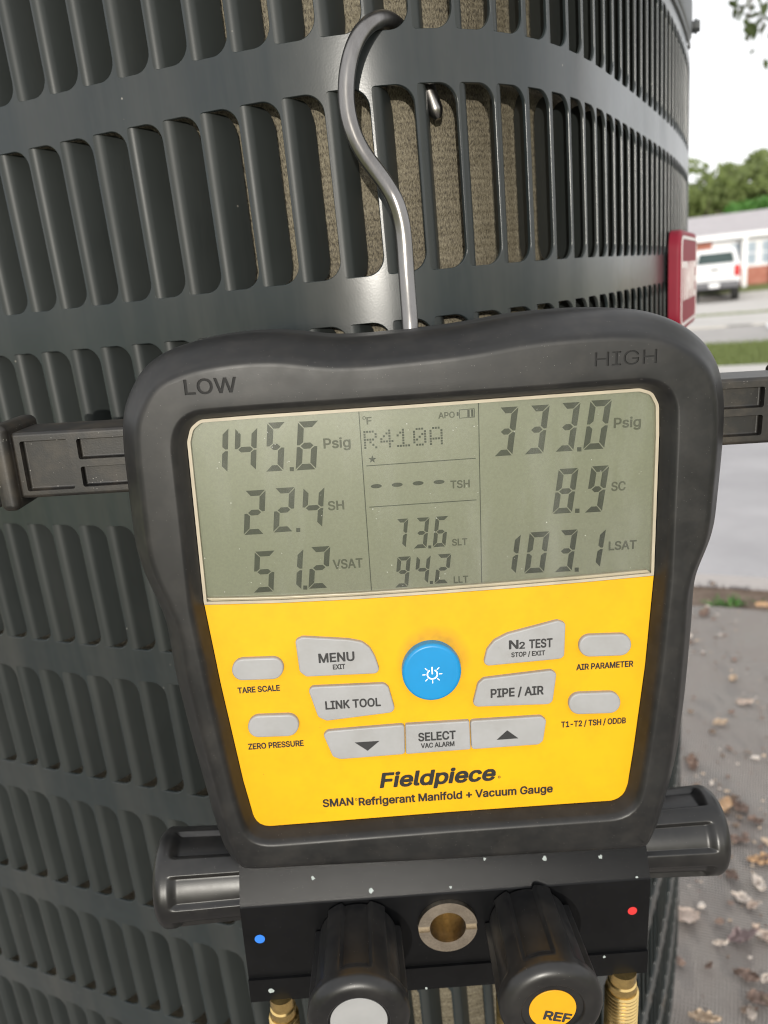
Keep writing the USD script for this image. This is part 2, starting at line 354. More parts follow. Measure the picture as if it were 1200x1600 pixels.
leaf_mat('foliage_olive', (0.20, 0.25, 0.085), (0.33, 0.38, 0.16), .55)
leaf_mat('foliage_pale', (0.22, 0.27, 0.10), (0.35, 0.40, 0.18), .55)
leaf_mat('foliage_fresh', (0.10, 0.24, 0.05), (0.18, 0.34, 0.09), .5)
leaf_mat('oak_leaf', (0.12, 0.16, 0.06), (0.20, 0.24, 0.11), 0.6)
for nm, a in (('leaf_tan', (0.46, 0.35, 0.25)), ('leaf_pale', (0.56, 0.49, 0.43)), ('leaf_brown', (0.17, 0.115, 0.09)), ('leaf_orange', (0.46, 0.29, 0.16)), ('leaf_plum', (0.23, 0.17, 0.165)), ('leaf_pink', (0.44, 0.355, 0.30))):
    mat(nm, a, 0.7, 0.22, 120, 0.4, 300, bdist=0.001)

# ------------------------------------------------------------------ terrain, paving, lawns
AZ = math.radians(25.0)                                                   # the direction from the unit towards the street
ud, vd = np.array([math.sin(AZ), math.cos(AZ)]), np.array([math.cos(AZ), -math.sin(AZ)])
PU, PZ = [-400, 2.5, 6.5, 10.5, 15, 22, 27, 29.5, 34, 60, 400], [0, 0, -.11, -.22, -.35, -.48, -.56, -.59, -.22, -.15, 0]


def gz(u):
    return np.interp(u, PU, PZ)


def land(u, v, h=0.0):
    u, v = np.broadcast_arrays(np.asarray(u, float), np.asarray(v, float))
    return np.stack([u * ud[0] + v * vd[0], u * ud[1] + v * vd[1], gz(u) + h], -1)


def sheet(us, vs, h=0.0, rough=0.0, seed=0, skew=0.0):
    uu, vv = np.meshgrid(us, vs, indexing='ij'); P = land(uu + skew * vv, vv, h)
    if rough: P[..., 2] += rough * (meshkit.fbm(np.stack([uu * 5, vv * 5, uu * 0], -1), 4, seed) - 0.5)
    n, m = uu.shape; i = np.arange(n * m).reshape(n, m)
    f = np.stack([i[:-1, :-1], i[1:, :-1], i[1:, 1:], i[:-1, 1:]], -1).reshape(-1, 4)
    return P.reshape(-1, 3), f[:, ::-1]


obj('ground', sheet(np.r_[-400, -60, -10, np.arange(-3, 8, .5), np.arange(8, 40, 1.0), 60, 120, 400], np.r_[-400, -60, np.arange(-20, 21, 2.0), 60, 400], -0.02), 'lawn', smooth=True, kind='structure')
obj('soil', sheet(np.arange(-1.5, 2.42, .04), np.arange(-2.2, 2.2, .05), -0.003, 0.012, 4), 'soil', smooth=True, kind='structure')
obj('landscape_fabric', sheet(np.arange(-1.4, 1.80, .02), np.arange(-2.0, 2.0, .02), 0.006, 0.010, 9), 'weave', smooth=True, kind='structure')


def slab(name, us, vs, h, m):
    v, f = sheet(us, vs, h)
    a = trimesh.Trimesh(*tri((v, f)), process=False)
    lo = trimesh.Trimesh(v - [0, 0, 0.09], tri((v, f))[1][:, ::-1], process=False)
    n, k = len(us), len(vs); i = np.arange(n * k).reshape(n, k); o = n * k
    b = np.r_[i[0, :], i[1:, -1], i[-1, -2::-1], i[-2:0:-1, 0]]; b2 = np.roll(b, -1)
    side = np.vstack([np.stack([b, b2, b2 + o], 1), np.stack([b, b2 + o, b + o], 1)])
    return obj(name, trimesh.Trimesh(np.vstack([v, lo.vertices]), np.vstack([a.faces, lo.faces + o, side]), process=False), m, kind='structure')


slab('path', np.linspace(1.93, 4.1, 12), np.linspace(-6, 8, 29), 0.030, 'concrete')
slab('path', np.linspace(6.45, 7.4, 5), np.linspace(-14, 14, 29), 0.020, 'pale_concrete')
slab('street', np.linspace(10.6, 14.7, 9), np.linspace(-40, 40, 41), 0.004, 'asphalt')
slab('pavement', np.linspace(14.75, 19.0, 9), np.linspace(-40, 40, 41), 0.035, 'pale_concrete')
slab('driveway', np.linspace(20.3, 31.5, 14), np.linspace(-3.2, 1.95, 6), 0.030, 'pale_concrete')
slab('driveway', np.linspace(29.6, 31.6, 5), np.linspace(2.0, 14, 12), 0.032, 'pale_concrete')
slab('driveway', np.linspace(11.3, 14.6, 5), np.linspace(.62, 9, 9), 0.026, 'white_paint')

# ------------------------------------------------------------------ the condenser unit: plan curve of its louvred jacket, stations along it in metres
S = 0.8
KN = np.array([-0.3, 0.0, 0.06, 0.11, 0.15, 0.19, 0.23, 0.28, 0.33, 0.38, 0.46, 0.6]) * S
KV = np.array([0, 0.454, 0.0, 2.05, 4.565, 9.435, 8.792, 5.038, 1.863, 0.142, 0.103, 0.422]) / S
ss = np.linspace(-0.50, 0.66, 2321)
kk = np.interp(ss, KN, KV); ds = ss[1] - ss[0]
hd = math.radians(-25.794) - 0 + np.r_[0, np.cumsum((kk[1:] + kk[:-1]) / 2 * ds)]
cx = np.r_[0, np.cumsum(np.cos((hd[1:] + hd[:-1]) / 2) * ds)]; cy = np.r_[0, np.cumsum(np.sin((hd[1:] + hd[:-1]) / 2) * ds)]
cx += -0.15842 * S - np.interp(0, ss, cx); cy += 0.41654 * S - np.interp(0, ss, cy)
PP, ROWP, BAND = 0.016, 0.0986386 * S, 0.0205656 * S
SLOT_H = ROWP - BAND
RIDGE = 0.0008
W = PP - RIDGE
HB0 = CAM_H + 0.1071998 * S                                               # foot of the topmost slot row in the picture
NROW0, NROW1 = 0, 10


def skin(s, d, z):
    """Point at station s, d metres behind the jacket, height z."""
    s, d, z = np.broadcast_arrays(np.asarray(s, float), np.asarray(d, float), np.asarray(z, float))
    h = np.interp(s, ss, hd)
    return np.stack([np.interp(s, ss, cx) - np.sin(h) * d, np.interp(s, ss, cy) + np.cos(h) * d, z], -1)


def project(P):
    d = np.asarray(P) - EYE; w = d @ FWD
    return np.stack([600 + FPX * (d @ RIGHT) / w, 800 - FPX * (d @ UP) / w], -1)


unit = thing('air_conditioner', 'tall dark grey-green outdoor air conditioner with rows of stamped louvers, behind the yellow gauge', 'air conditioner')
# slot outline within a cell: u from 0 at its fold to W, depth of the corner at the two sides
cu = np.array([0, .0004, .0012, .0026, .0042, .0058, .0072, .0086, .0098, .0110, .0121, .0131, .0140, .0147, .0150, W])


def inset(u):
    """How far the slot's top and foot draw in at u: a small corner at the fold, a large one at the free side."""
    r = 0.0068; x = np.clip(u - (W - r), 0, r)
    a = r - np.sqrt(np.maximum(r * r - x * x, 0))
    q = 0.0012; y = np.clip(q - u, 0, q)
    return a + (q - np.sqrt(np.maximum(q * q - y * y, 0)))


N_CELL = range(-30, 40)
sheets, edges = [], []
for row in range(NROW0, NROW1 + 1):
    zb = HB0 - row * ROWP; zt = zb + SLOT_H; zm = (zb + zt) / 2
    z_low, z_high = zb - BAND / 2, zt + BAND / 2
    if row == NROW1: z_low = 0.075
    for i in N_CELL:
        s0 = i * PP
        us = np.r_[cu, W, W + RIDGE * .5, PP]
        top = np.r_[zt - inset(cu), zm, zm, zm]; bot = np.r_[zb + inset(cu), zm, zm, zm]
        if i == N_CELL[-1] or i == N_CELL[0]:
            top[:] = zm; bot[:] = zm
        hi, lo = np.full(len(us), z_high), np.full(len(us), z_low)
        for a, b in ((top, hi), (lo, bot)):
            sheets.append(loft([skin(s0 + us, 0, a), skin(s0 + us, 0, b)], closed=False))
        if i in (N_CELL[0], N_CELL[-1]): continue
        # the cut edge: a tiny rounded lip and the sheet's thickness
        loop_u = np.r_[cu, cu[::-1][0:], 0]; loop_z = np.r_[zt - inset(cu), (zb + inset(cu))[::-1], zt - inset(cu[:1])[0]]
        cxm, czm = W / 2, zm
        rings = []
        for d, k in ((0.0, 0), (0.0001, .00018), (.0005, .0003), (.0013, .0003)):
            su = np.clip(loop_u + np.sign(cxm - loop_u) * k * (np.abs(loop_u - cxm) > W / 2 - .0055), 0, W); szz = loop_z + np.sign(czm - loop_z) * k
            rings.append(skin(s0 + su, d, szz))
        edges.append(loft(rings[::-1], closed=False))
jac = cat(sheets); jac.merge_vertices(digits_vertex=6)
obj('louvered_jacket', jac, 'louver_paint', unit, smooth=30)
obj('slot_edges', cat(edges), 'louver_paint', unit, smooth=50, kind='stuff')
# slats: each a flap folded inwards along the left of its slot
FOLD_R, FOLD_A = 0.0044, math.radians(63)
wl = np.r_[np.linspace(0, FOLD_R * FOLD_A, 9), np.linspace(FOLD_R * FOLD_A, W, 7)[1:]]


def flap_at(w, t):
    a = np.minimum(w / FOLD_R, FOLD_A); rest = np.maximum(w - FOLD_R * FOLD_A, 0)
    u = FOLD_R * np.sin(a) + rest * np.cos(FOLD_A); d = FOLD_R * (1 - np.cos(a)) + rest * np.sin(FOLD_A)
    return u - np.sin(a) * t * -1 * -1, d + np.cos(a) * t


def slat(i, zb, zt):
    ins = inset(wl); ins[0] = 0.0002
    rings = []
    for t in (0, .0009):
        u, d = flap_at(wl, t)
        rings.append((skin(i * PP + u, d, zt - ins - .0003), skin(i * PP + u, d, zb + ins + .0003)))
    (a, b), (c, e) = rings
    front = loft([b, a], closed=False); back = loft([c, e], closed=False)
    rim = loft([np.vstack([a, b[::-1]]), np.vstack([c, e[::-1]])], closed=True)
    return cat([front, back, rim])


OUTLINE_PX = [(213,600),(222,578),(240,560),(270,543),(320,528),(380,519),(440,517),(475,521),(520,526),(570,524),(640,517),(700,510),(745,503),(790,494),(840,487),(900,482),(960,480),(1005,484),(1040,495),(1075,515),(1100,540),(1113,565),(1120,600),(1122,640),(1118,700),(1112,760),(1107,810),(1100,835),(1088,862),(1078,885),(1075,905),(1072,960),(1063,1060),(1052,1150),(1040,1200),(1026,1250),(1014,1290),(1000,1302),(940,1305),(700,1319),(500,1329),(390,1335),(372,1334),(357,1320),(345,1290),(325,1220),(300,1130),(277,1040),(269,990),(262,955),(246,920),(229,885),(217,850),(210,800),(203,740),(197,690),(196,650),(200,625)]
hide = Polygon(OUTLINE_PX).buffer(-14)
cands, rest = [], []
for row in range(NROW0, NROW1 + 1):
    zb = HB0 - row * ROWP; zt = zb + SLOT_H
    for i in list(N_CELL)[1:-1]:
        c = project(skin(i * PP + np.array([.002, .012, .002, .012]), 0.003, np.array([zb, zb, zt, zt])))
        p = Polygon(c).convex_hull.intersection(sbox(0, 0, 1200, 1600)).difference(hide)
        if row > 2: p = p.difference(sbox(300, 1250, 1010, 1530))
        (cands if p.area > 60 and i < 33 else rest).append((p.area, row, i, zb, zt))
cands.sort(reverse=True)
rest += cands[290:]; cands = cands[:290]
for k, (_, row, i, zb, zt) in enumerate(sorted(cands, key=lambda c: c[1:3])):
    obj('louver_slat', slat(i, zb, zt), ('slat_paint', 'slat_paint_two', 'slat_paint_three')[int(rng.integers(3))], unit, smooth=40)
obj('hidden_slats', cat([slat(i, zb, zt) for _, row, i, zb, zt in rest]), 'louver_paint', unit, smooth=40, kind='stuff')
# coil behind the louvers
cs, cz = np.arange(-0.42, 0.60, 0.008), np.arange(0.06, HB0 + SLOT_H + .012, 0.0013)
sg, zg = np.meshgrid(cs, cz, indexing='ij')
dep = 0.0142 - 0.0007 * np.abs(np.sin(np.pi * zg / 0.0062 + 0.3 * meshkit.noise(np.stack([sg * 30, zg * 0, sg * 0], -1)))) + .0004 * meshkit.noise(np.stack([sg * 300, zg * 500, sg * 0], -1), 3)
P = skin(sg, dep, zg); n_, m_ = sg.shape; idx = np.arange(n_ * m_).reshape(n_, m_)
obj('finned_coil', (P.reshape(-1, 3), np.stack([idx[:-1, :-1], idx[1:, :-1], idx[1:, 1:], idx[:-1, 1:]], -1).reshape(-1, 4)), 'coil', unit, smooth=True)
# rest of the casing: back panels, base pan, top cap with rolled rim
foot = skin(np.linspace(-.47, .60, 120), 0, 0)[:, :2]
A, B = foot[0], foot[-1]
cor = A + (B - A) * .5 + np.array([-(B - A)[1], (B - A)[0]]) * .62
plan = ccw(np.vstack([foot, B + (cor - B) * .86 + (A - B) * .04, A + (cor - A) * .86 + (B - A) * .04]))
back = np.vstack([B, B + (cor - B) * .86 + (A - B) * .04, A + (cor - A) * .86 + (B - A) * .04, A])
obj('rear_panel', loft([np.c_[back, np.full(4, .06)], np.c_[back, np.full(4, HB0 + SLOT_H + .01)]], closed=False), 'louver_paint', unit)
obj('base_pan', flat(Polygon(plan).buffer(-.003), .022, .078), 'louver_paint', unit)
ZC = HB0 + SLOT_H + .013
prof = [(-.004, 0), (.0005, .001), (.0020, .003), (.0025, .008), (.0025, .026), (.0005, .034), (-.006, .040), (-.06, .052)]
q = resample(plan, 420); nq = -inward(q)
obj('top_cap', loft([np.c_[q + nq * d, np.full(len(q), ZC + h)] for d, h in prof], cap0=True, cap1=True), 'cap_paint', unit, smooth=40)
obj('cap_gutter', loft([np.c_[q + nq * d, np.full(len(q), ZC + h)] for d, h in ((.0004, -.0045), (.0015, -.004), (.0015, -.001), (.0004, -.0008))]), 'cap_paint', unit, smooth=40)
for sb in (.60, .38, .16, -.06):
    c = skin(sb, -.0026, ZC + .011); hdg = float(np.interp(sb, ss, hd)); nrm = np.array([math.sin(hdg), -math.cos(hdg), 0])
    bm = trimesh.util.concatenate([trimesh.creation.cylinder(.0052, .0018, sections=20), trimesh.creation.cylinder(.0042, .006, sections=6)])
    bm.apply_transform(trimesh.geometry.align_vectors([0, 0, 1], nrm)); bm.apply_translation(c + nrm * .0022)
    obj('bolt', bm, 'cap_paint', unit)
# red badge standing off the right-hand side
bs0, bs1, bz0, bz1 = .446, .565, CAM_H - .044, CAM_H + .022
bc = skin((bs0 + bs1) / 2, 0, 0); hdg = float(np.interp((bs0 + bs1) / 2, ss, hd))
BX, BN = np.array([math.cos(hdg), math.sin(hdg), 0]), np.array([math.sin(hdg), -math.cos(hdg), 0])
BM = np.stack([BX, [0, 0, 1], BN], 1)


def on_badge(m, z):
    m = trimesh.Trimesh(*tri(m), process=False); v = np.asarray(m.vertices)
    v = (np.c_[v[:, :2], v[:, 2] + z] @ BM.T) + np.array([bc[0], bc[1], (bz0 + bz1) / 2]); return trimesh.Trimesh(v, m.faces, process=False)


bw, bh = (bs1 - bs0) / 2, (bz1 - bz0) / 2
plate = raised([(-bw, -bh), (bw, -bh), (bw, bh), (-bw, bh)], 0.001, .0085, .0025, 80, .012)
badge = obj('badge', on_badge(plate, 0), 'badge_red', unit, smooth=40, label='red brand badge on the right side')
tm = meshkit.text_mesh('TRANE', .024, .0008, True); tm.apply_translation(-tm.bounds.mean(0)); tm.apply_scale([2 * bw * .8 / tm.extents[0], 1, 1])
obj('badge_lettering', on_badge(tm, .0086), 'badge_white', badge)
rim_ = flat(Polygon(rounded([(-bw, -bh), (bw, -bh), (bw, bh), (-bw, bh)], .012)).buffer(-.004).difference(Polygon(rounded([(-bw, -bh), (bw, -bh), (bw, bh), (-bw, bh)], .012)).buffer(-.006)), 0, .0007)
obj('badge_border', on_badge(rim_, .0083), 'badge_white', badge)

# ------------------------------------------------------------------ the gauge: its own frame, x right, y up, z out of the face
def ray(px, py):
    return FWD + RIGHT * (px - 600) / FPX - UP * (py - 800) / FPX


def axis_rot(ax, a):
    K = np.array([[0, -ax[2], ax[1]], [ax[2], 0, -ax[0]], [-ax[1], ax[0], 0]]); return np.eye(3) + math.sin(a) * K + (1 - math.cos(a)) * K @ K


GX, GY, GZ = np.array([1, 0, 0.]), np.array([0, 0, 1.]), np.array([0, -1, 0.])
GM = axis_rot(GY, math.radians(.585)) @ axis_rot(GZ, math.radians(-2.498)) @ np.stack([GX, GY, GZ], 1)
GO = ray(640, 900); GO = GO * .24 / GO[1]


def G(px, py, z=0.0):
    """The point of the gauge's plane z that is seen at this pixel of the photograph (measured once from it)."""
    d = ray(px, py); n = GM[:, 2]; t = ((GO + n * z) @ n) / (d @ n)
    return ((d * t - GO) @ GM)[:2]


def GP(pts, z=0.0):
    return np.array([G(x, y, z) for x, y in pts])


gauge = thing('gauge', 'yellow digital refrigerant manifold gauge in a black rubber boot hanging from a steel hook', 'gauge', GM, GO + EYE)


def by_angle(p, c, n=420):
    p = np.vstack([p, p[:1]]); L = LineString(p); out = []
    for a in np.linspace(-np.pi, np.pi, n, endpoint=False):
        g = L.intersection(LineString([c, c + np.array([math.cos(a), math.sin(a)]) * .4]))
        pt = max(getattr(g, 'geoms', [g]), key=lambda q: (q.x - c[0]) ** 2 + (q.y - c[1]) ** 2); out.append((pt.x, pt.y))
    return np.array(out)


def smooth_loop(p, k):
    for _ in range(k): p = (np.roll(p, 1, 0) + 2 * p + np.roll(p, -1, 0)) / 4
    return p


ctr = G(660, 900)
ZF = 0.0065                                                               # the boot's lip stands this far above the display
out = smooth_loop(by_angle(ccw(GP(OUTLINE_PX, -.011)), ctr), 10)
WIN_PX = [(292,690),(297,668),(312,655),(400,648),(640,632),(860,616),(1000,606),(1020,612),(1030,632),(1030,680),(1022,897),(1008,1040),(990,1170),(981,1225),(974,1243),(958,1251),(700,1269),(420,1291),(404,1288),(396,1275),(380,1220),(345,1070),(318,940)]
win = rounded(ccw(GP(WIN_PX)), .0035)
winr = smooth_loop(by_angle(win, ctr), 2)
no, ni = inward(out), inward(winr)
prof_o = [(.004, -.050), (.0015, -.046), (0, -.030), (0, -.010)]
rad = .0085
prof_o += [(.0003, -.0065), (.0012, -.0038), (.0026, -.0012), (.0044, .0014), (.0058, .0034), (.0066, .0046), (.0073, .0055), (.0080, .0061), (.0088, .0064), (.0098, ZF)]
rings = [np.c_[out + no * d, np.full(len(out), z)] for d, z in prof_o]
mid_o, mid_i = out + no * .0100, winr - ni * .0042
for t in (.33, .66):
    rings.append(np.c_[mid_o * (1 - t) + mid_i * t, np.full(len(out), ZF)])
for d, z in ((.0042, ZF), (.0034, ZF - .0002), (.0026, ZF - .0009), (.0019, ZF - .0022), (.0011, ZF - .0042), (.0003, .0008), (0, -.0005), (0, -.050)):
    rings.append(np.c_[winr - ni * d, np.full(len(out), z)])
bm = loft(rings); n_ = len(out); k = np.arange(n_); k2 = (k + 1) % n_; a0 = (len(rings) - 1) * n_
bm = trimesh.Trimesh(bm.vertices, np.vstack([bm.faces, np.stack([a0 + k, a0 + k2, k2], 1), np.stack([a0 + k, k2, k], 1)]), process=False)


def text_shape(s, bold=True, shear=0.0):
    m = meshkit.text_mesh(s, .01, .001, bold)
    return m


def text_at(s, left, right, cap, z0, z1, bold=True, shear=0.0, zp=None, level=True, grow=0.0):
    """Lettering laid on the gauge: first and last baseline points and cap height as measured on the photograph."""
    zp = z0 if zp is None else zp
    a, b = G(*left, zp), G(*right, zp); up = G(left[0], left[1] - cap, zp); h = abs((up - a)[1])
    m = meshkit.text_mesh(s, .01, 1.0, bold); v = np.array(m.vertices); v[:, 0] -= v[:, 0].min()
    v[:, 1] *= h / .01; v[:, 0] *= (np.linalg.norm(b - a) - shear * h) / v[:, 0].max(); v[:, 0] += shear * v[:, 1]
    ang = 0.0 if level else math.atan2(*(b - a)[::-1])
    y0 = (a[1] + b[1]) / 2 if level else a[1]
    c, s_ = math.cos(ang), math.sin(ang)
    x, y = v[:, 0] * c - v[:, 1] * s_ + a[0], v[:, 0] * s_ + v[:, 1] * c + y0
    m0 = trimesh.Trimesh(np.stack([x, y, z0 + v[:, 2] * (z1 - z0)], 1), m.faces, process=False)
    if not grow: return m0
    g = grow * h
    return cat([m0] + [trimesh.Trimesh(np.array(m0.vertices) + [dx * g, dy * g, 1.5e-6 * (j + 1)], m0.faces, process=False) for j, (dx, dy) in enumerate(((1, 0), (-1, 0), (.5, .6), (-.5, -.6), (.5, -.6), (-.5, .6)))])


# engraved LOW and HIGH
low = text_at('LOW', (289, 617), (371, 612), 23, ZF - .0006, ZF + .002, True, zp=ZF)
high = text_at('HIGH', (929, 573), (1026, 567), 22, ZF - .0006, ZF + .002, False, zp=ZF)
boot = mani(bm)
if boot.is_empty() or boot.volume() < 0: boot = mani(trimesh.Trimesh(bm.vertices, bm.faces[:, ::-1], process=False))
try:
    cut = boot - mani(low) - mani(high)
    if cut.num_tri() < boot.num_tri(): cut = boot
except Exception:
    cut = boot
boot_p = obj('rubber_boot', cut, 'rubber', gauge, smooth=38)
for nm, t, args in (('low', low, (289, 617)), ('high', high, (929, 573))):
    v = np.array(t.vertices); v[:, 2] = np.where(v[:, 2] > ZF, ZF - .00045, ZF - .00058)
    obj('engraved_word', trimesh.Trimesh(v, t.faces, process=False), 'engraving', boot_p)
obj('housing', flat(Polygon(smooth_loop(by_angle(win, ctr), 2) - 0).buffer(-.0003), -.048, -.0035), 'black_plastic', gauge)

# yellow key panel and the display above it
edge_px = [(318, 945), (440, 942), (560, 936), (680, 928), (800, 919), (920, 909), (1026, 899)]
edge = GP(edge_px)
winP = Polygon(win)
above = Polygon(np.vstack([edge, [[.2, edge[-1][1]], [.2, .3], [-.2, .3], [-.2, edge[0][1]]]]))
lcd_area, key_area = winP.intersection(above), winP.difference(above)
obj('key_panel', flat(key_area.buffer(-.0001), -.003, 0), 'yellow_plastic', gauge)
lcd_face = obj('display', flat(lcd_area.buffer(-.0004), -.003, -.0012), 'lcd', gauge)
obj('display_rim', flat(lcd_area.buffer(-.0001).difference(lcd_area.buffer(-.0011)), -.0030, .0002), 'lens_edge', gauge)
low_edge = Polygon(np.vstack([edge + [0, .0001], (edge + [0, .0024])[::-1]])).intersection(lcd_area.buffer(-.0012))
obj('display_lower_rim', raised(np.array(low_edge.exterior.coords)[:-1], -.0012, .0001, .0004, 120), 'lens_edge', gauge, smooth=40) if low_edge.geom_type == 'Polygon' else None
obj('display_window', flat(lcd_area.buffer(-.0012), .00005, .0002), 'clear_window', gauge)

ZD0, ZD1 = -.00118, -.00112
SEG = {'0': 'abcdef', '1': 'bc', '2': 'abged', '3': 'abgcd', '4': 'fgbc', '5': 'afgcd', '6': 'afgedc', '7': 'abc', '8': 'abcdefg', '9': 'abcdfg'}
SL = math.tan(math.radians(7.5))


def digit(ch, bl, tr, name='display_digit', dot=None, matn='lcd_segment'):
    a, b = G(*bl, -.0012), G(*tr, -.0012); h = b[1] - a[1]; w = (b[0] - a[0]) - SL * h
    if ch == '1': w = h * .47; a = np.array([b[0] - SL * h - w, a[1]])
    t = .125 * h; g = .014 * h; m = h / 2
    def P_(*pts): return Polygon([(x, y) for x, y in pts])
    k = t * .5
    shapes = {
        'a': P_((g, h), (w - g, h), (w - t * .9 - g, h - t), (t * .9 + g, h - t)), 'd': P_((g, 0), (w - g, 0), (w - t * .9 - g, t), (t * .9 + g, t)),
        'f': P_((0, h - g * 1.5), (t, h - t - g * 1.5), (t, m + k + g), (t * .45, m + g * 1.2), (0, m + g * 1.5)),
        'b': P_((w, h - g * 1.5), (w - t, h - t - g * 1.5), (w - t, m + k + g), (w - t * .45, m + g * 1.2), (w, m + g * 1.5)),
        'e': P_((0, g * 1.5), (t, t + g * 1.5), (t, m - k - g), (t * .45, m - g * 1.2), (0, m - g * 1.5)),
        'c': P_((w, g * 1.5), (w - t, t + g * 1.5), (w - t, m - k - g), (w - t * .45, m - g * 1.2), (w, m - g * 1.5)),
        'g': P_((t * .45 + g * 1.6, m), (t + g * 1.5, m + k), (w - t - g * 1.5, m + k), (w - t * .45 - g * 1.6, m), (w - t - g * 1.5, m - k), (t + g * 1.5, m - k))}
    u = shapely.union_all([shapes[s] for s in SEG[ch]])
    u = affinity.affine_transform(u, [1, SL, 0, 1, a[0], a[1]])
    return obj(name, flat(u, ZD0, ZD1), matn, lcd_face)


for ch, bl, tr in (('1', (343, 739), (357, 668)), ('4', (366, 737), (402, 667)), ('5', (415, 737), (446, 659)), ('6', (462, 735), (498, 657)),
                   ('2', (381, 836), (415, 765)), ('2', (427, 832), (461, 761)), ('4', (471, 826), (507, 760)),
                   ('5', (396, 926), (430, 860)), ('1', (462, 922), (474, 857)), ('2', (482, 920), (516, 853)),
                   ('7', (616, 857), (638, 810)), ('3', (646, 857), (671, 808)), ('6', (676, 855), (701, 806)),
                   ('9', (617, 918), (642, 869)), ('4', (647, 913), (673, 867)), ('2', (679, 912), (705, 865)),
                   ('3', (772, 713), (810, 635)), ('3', (819, 710), (859, 632)), ('3', (867, 706), (907, 628)), ('0', (911, 703), (956, 624)),
                   ('8', (863, 803), (904, 731)), ('9', (913, 801), (952, 727)),
                   ('1', (798, 897), (814, 834)), ('0', (819, 896), (859, 830)), ('3', (866, 894), (903, 827)), ('1', (930, 887), (947, 826))):
    digit(ch, bl, tr)
for (x, y, r) in ((456, 733, 3.2), (466, 828, 3.2), (477, 918, 3.2), (671.5, 854.5, 2.4), (674, 910, 2.4), (905, 702, 3.4), (902, 798, 3.4), (901, 890, 3.2)):
    c = GP([(x - r, y - r), (x + r, y - r), (x + r, y + r), (x - r, y + r)], -.0012); obj('decimal_point', flat(Polygon(c), ZD0, ZD1), 'lcd_segment', lcd_face)
for s, l, r, c in (('Psig', (506, 700.5), (548, 698), 15), ('SH', (513, 797), (538, 795.5), 13.5), ('VSAT', (521, 889), (567, 886), 14), ('APO', (685, 654), (710.5, 652), 9), ('TSH', (704, 763), (734, 761), 11.5),
                   ('SLT', (706.5, 852.5), (730, 851), 10), ('LLT', (709, 911), (731.5, 909.5), 10), ('Psig', (959, 668.5), (1001, 666), 15), ('SC', (955, 767), (977, 765.5), 13.5), ('LSAT', (951, 859.5), (994, 857), 13), ('F', (573, 663), (581, 662.5), 11)):
    obj('display_caption', text_at(s, l, r, c, ZD0, ZD1, True, zp=-.0012, grow=.018), 'lcd_caption', lcd_face)


def px_poly(pts, z, z0, z1, name, m, parent):
    return obj(name, flat(Polygon(GP(pts, z)).buffer(0), z0, z1), m, parent)


def ell(x, y, rx, ry, n=24, z=-.0012):
    c = G(x, y, z); ex = G(x + rx, y, z) - c; ey = G(x, y - ry, z) - c; a = np.linspace(0, 2 * np.pi, n, endpoint=False)
    return c + np.stack([abs(ex[0]) * np.cos(a), abs(ey[1]) * np.sin(a)], 1)


obj('degree_mark', flat(Polygon(ell(569, 653, 2.8, 2.8)).difference(Polygon(ell(569, 653, 1.6, 1.6))), ZD0, ZD1), 'lcd_caption', lcd_face)
for x, y in ((588, 759.6), (620.6, 757.4), (653.3, 755), (686, 753)):
    obj('display_dash', flat(Polygon(ell(x, y, 8.6, 3.3)), ZD0, ZD1), 'lcd_segment', lcd_face)


def ruled(p, q, wpx):
    a, b = G(*p, -.0012), G(*q, -.0012); return flat(LineString([a, b]).buffer(wpx * .0001, cap_style=2), ZD0, ZD1)


for p, q in (((560, 634), (581, 930)), ((747.4, 621), (752.8, 917)), ((572.4, 728), (743.4, 716)), ((577, 792.4), (744.4, 781))):
    obj('display_rule', ruled(p, q, 1.35), 'lcd_segment', lcd_face)
bat = Polygon(GP([(717, 640), (741.5, 638), (742, 652), (717.5, 654)], -.0012))
obj('battery_symbol', flat(shapely.union_all([bat.difference(bat.buffer(-.00022))] + [Polygon(GP(q, -.0012)) for q in ([(713.5, 644), (716.5, 643.5), (716.7, 649.5), (713.7, 650)], [(730, 640.5), (733.6, 640.2), (734, 651.3), (730.3, 651.6)], [(736, 640), (739.4, 639.7), (739.8, 650.8), (736.3, 651.1)])]), ZD0, ZD1), 'lcd_segment', lcd_face)
st = [((6.6 if k % 2 == 0 else 2.7) * math.sin(k * math.pi / 5), -(6.6 if k % 2 == 0 else 2.7) * math.cos(k * math.pi / 5)) for k in range(10)]
px_poly([(581.8 + x, 717.6 + y) for x, y in st], -.0012, ZD0, ZD1, 'star_symbol', 'lcd_segment', lcd_face)
# dot-matrix R410A
FONT = {'R': ['11110', '10001', '10001', '11110', '10100', '10010', '10001'], '4': ['00010', '00110', '01010', '10010', '11111', '00010', '00010'], '1': ['00100', '01100', '10100', '00100', '00100', '00100', '11111'],
        '0': ['01110', '10001', '10011', '10101', '11001', '10001', '01110'], 'A': ['01110', '10001', '10001', '10001', '11111', '10001', '10001']}
o0, o1, o2 = G(568.8, 702, -.0012), G(692.5, 693, -.0012), G(568.5, 673, -.0012)
pw = (o1[0] - o0[0]) / 29.0; ph = (o2[1] - o0[1]) / 7.0
for ci, ch in enumerate('R410A'):
    d = [sbox(o0[0] + (ci * 6 + x + .12) * pw, o0[1] + (6 - y + .12) * ph, o0[0] + (ci * 6 + x + .88) * pw, o0[1] + (6 - y + .88) * ph) for y, rw in enumerate(FONT[ch]) for x, b in enumerate(rw) if b == '1']
    obj('dot_character', flat(shapely.MultiPolygon(d), ZD0, ZD1), 'lcd_segment', lcd_face)

# keys
ZB = .0017


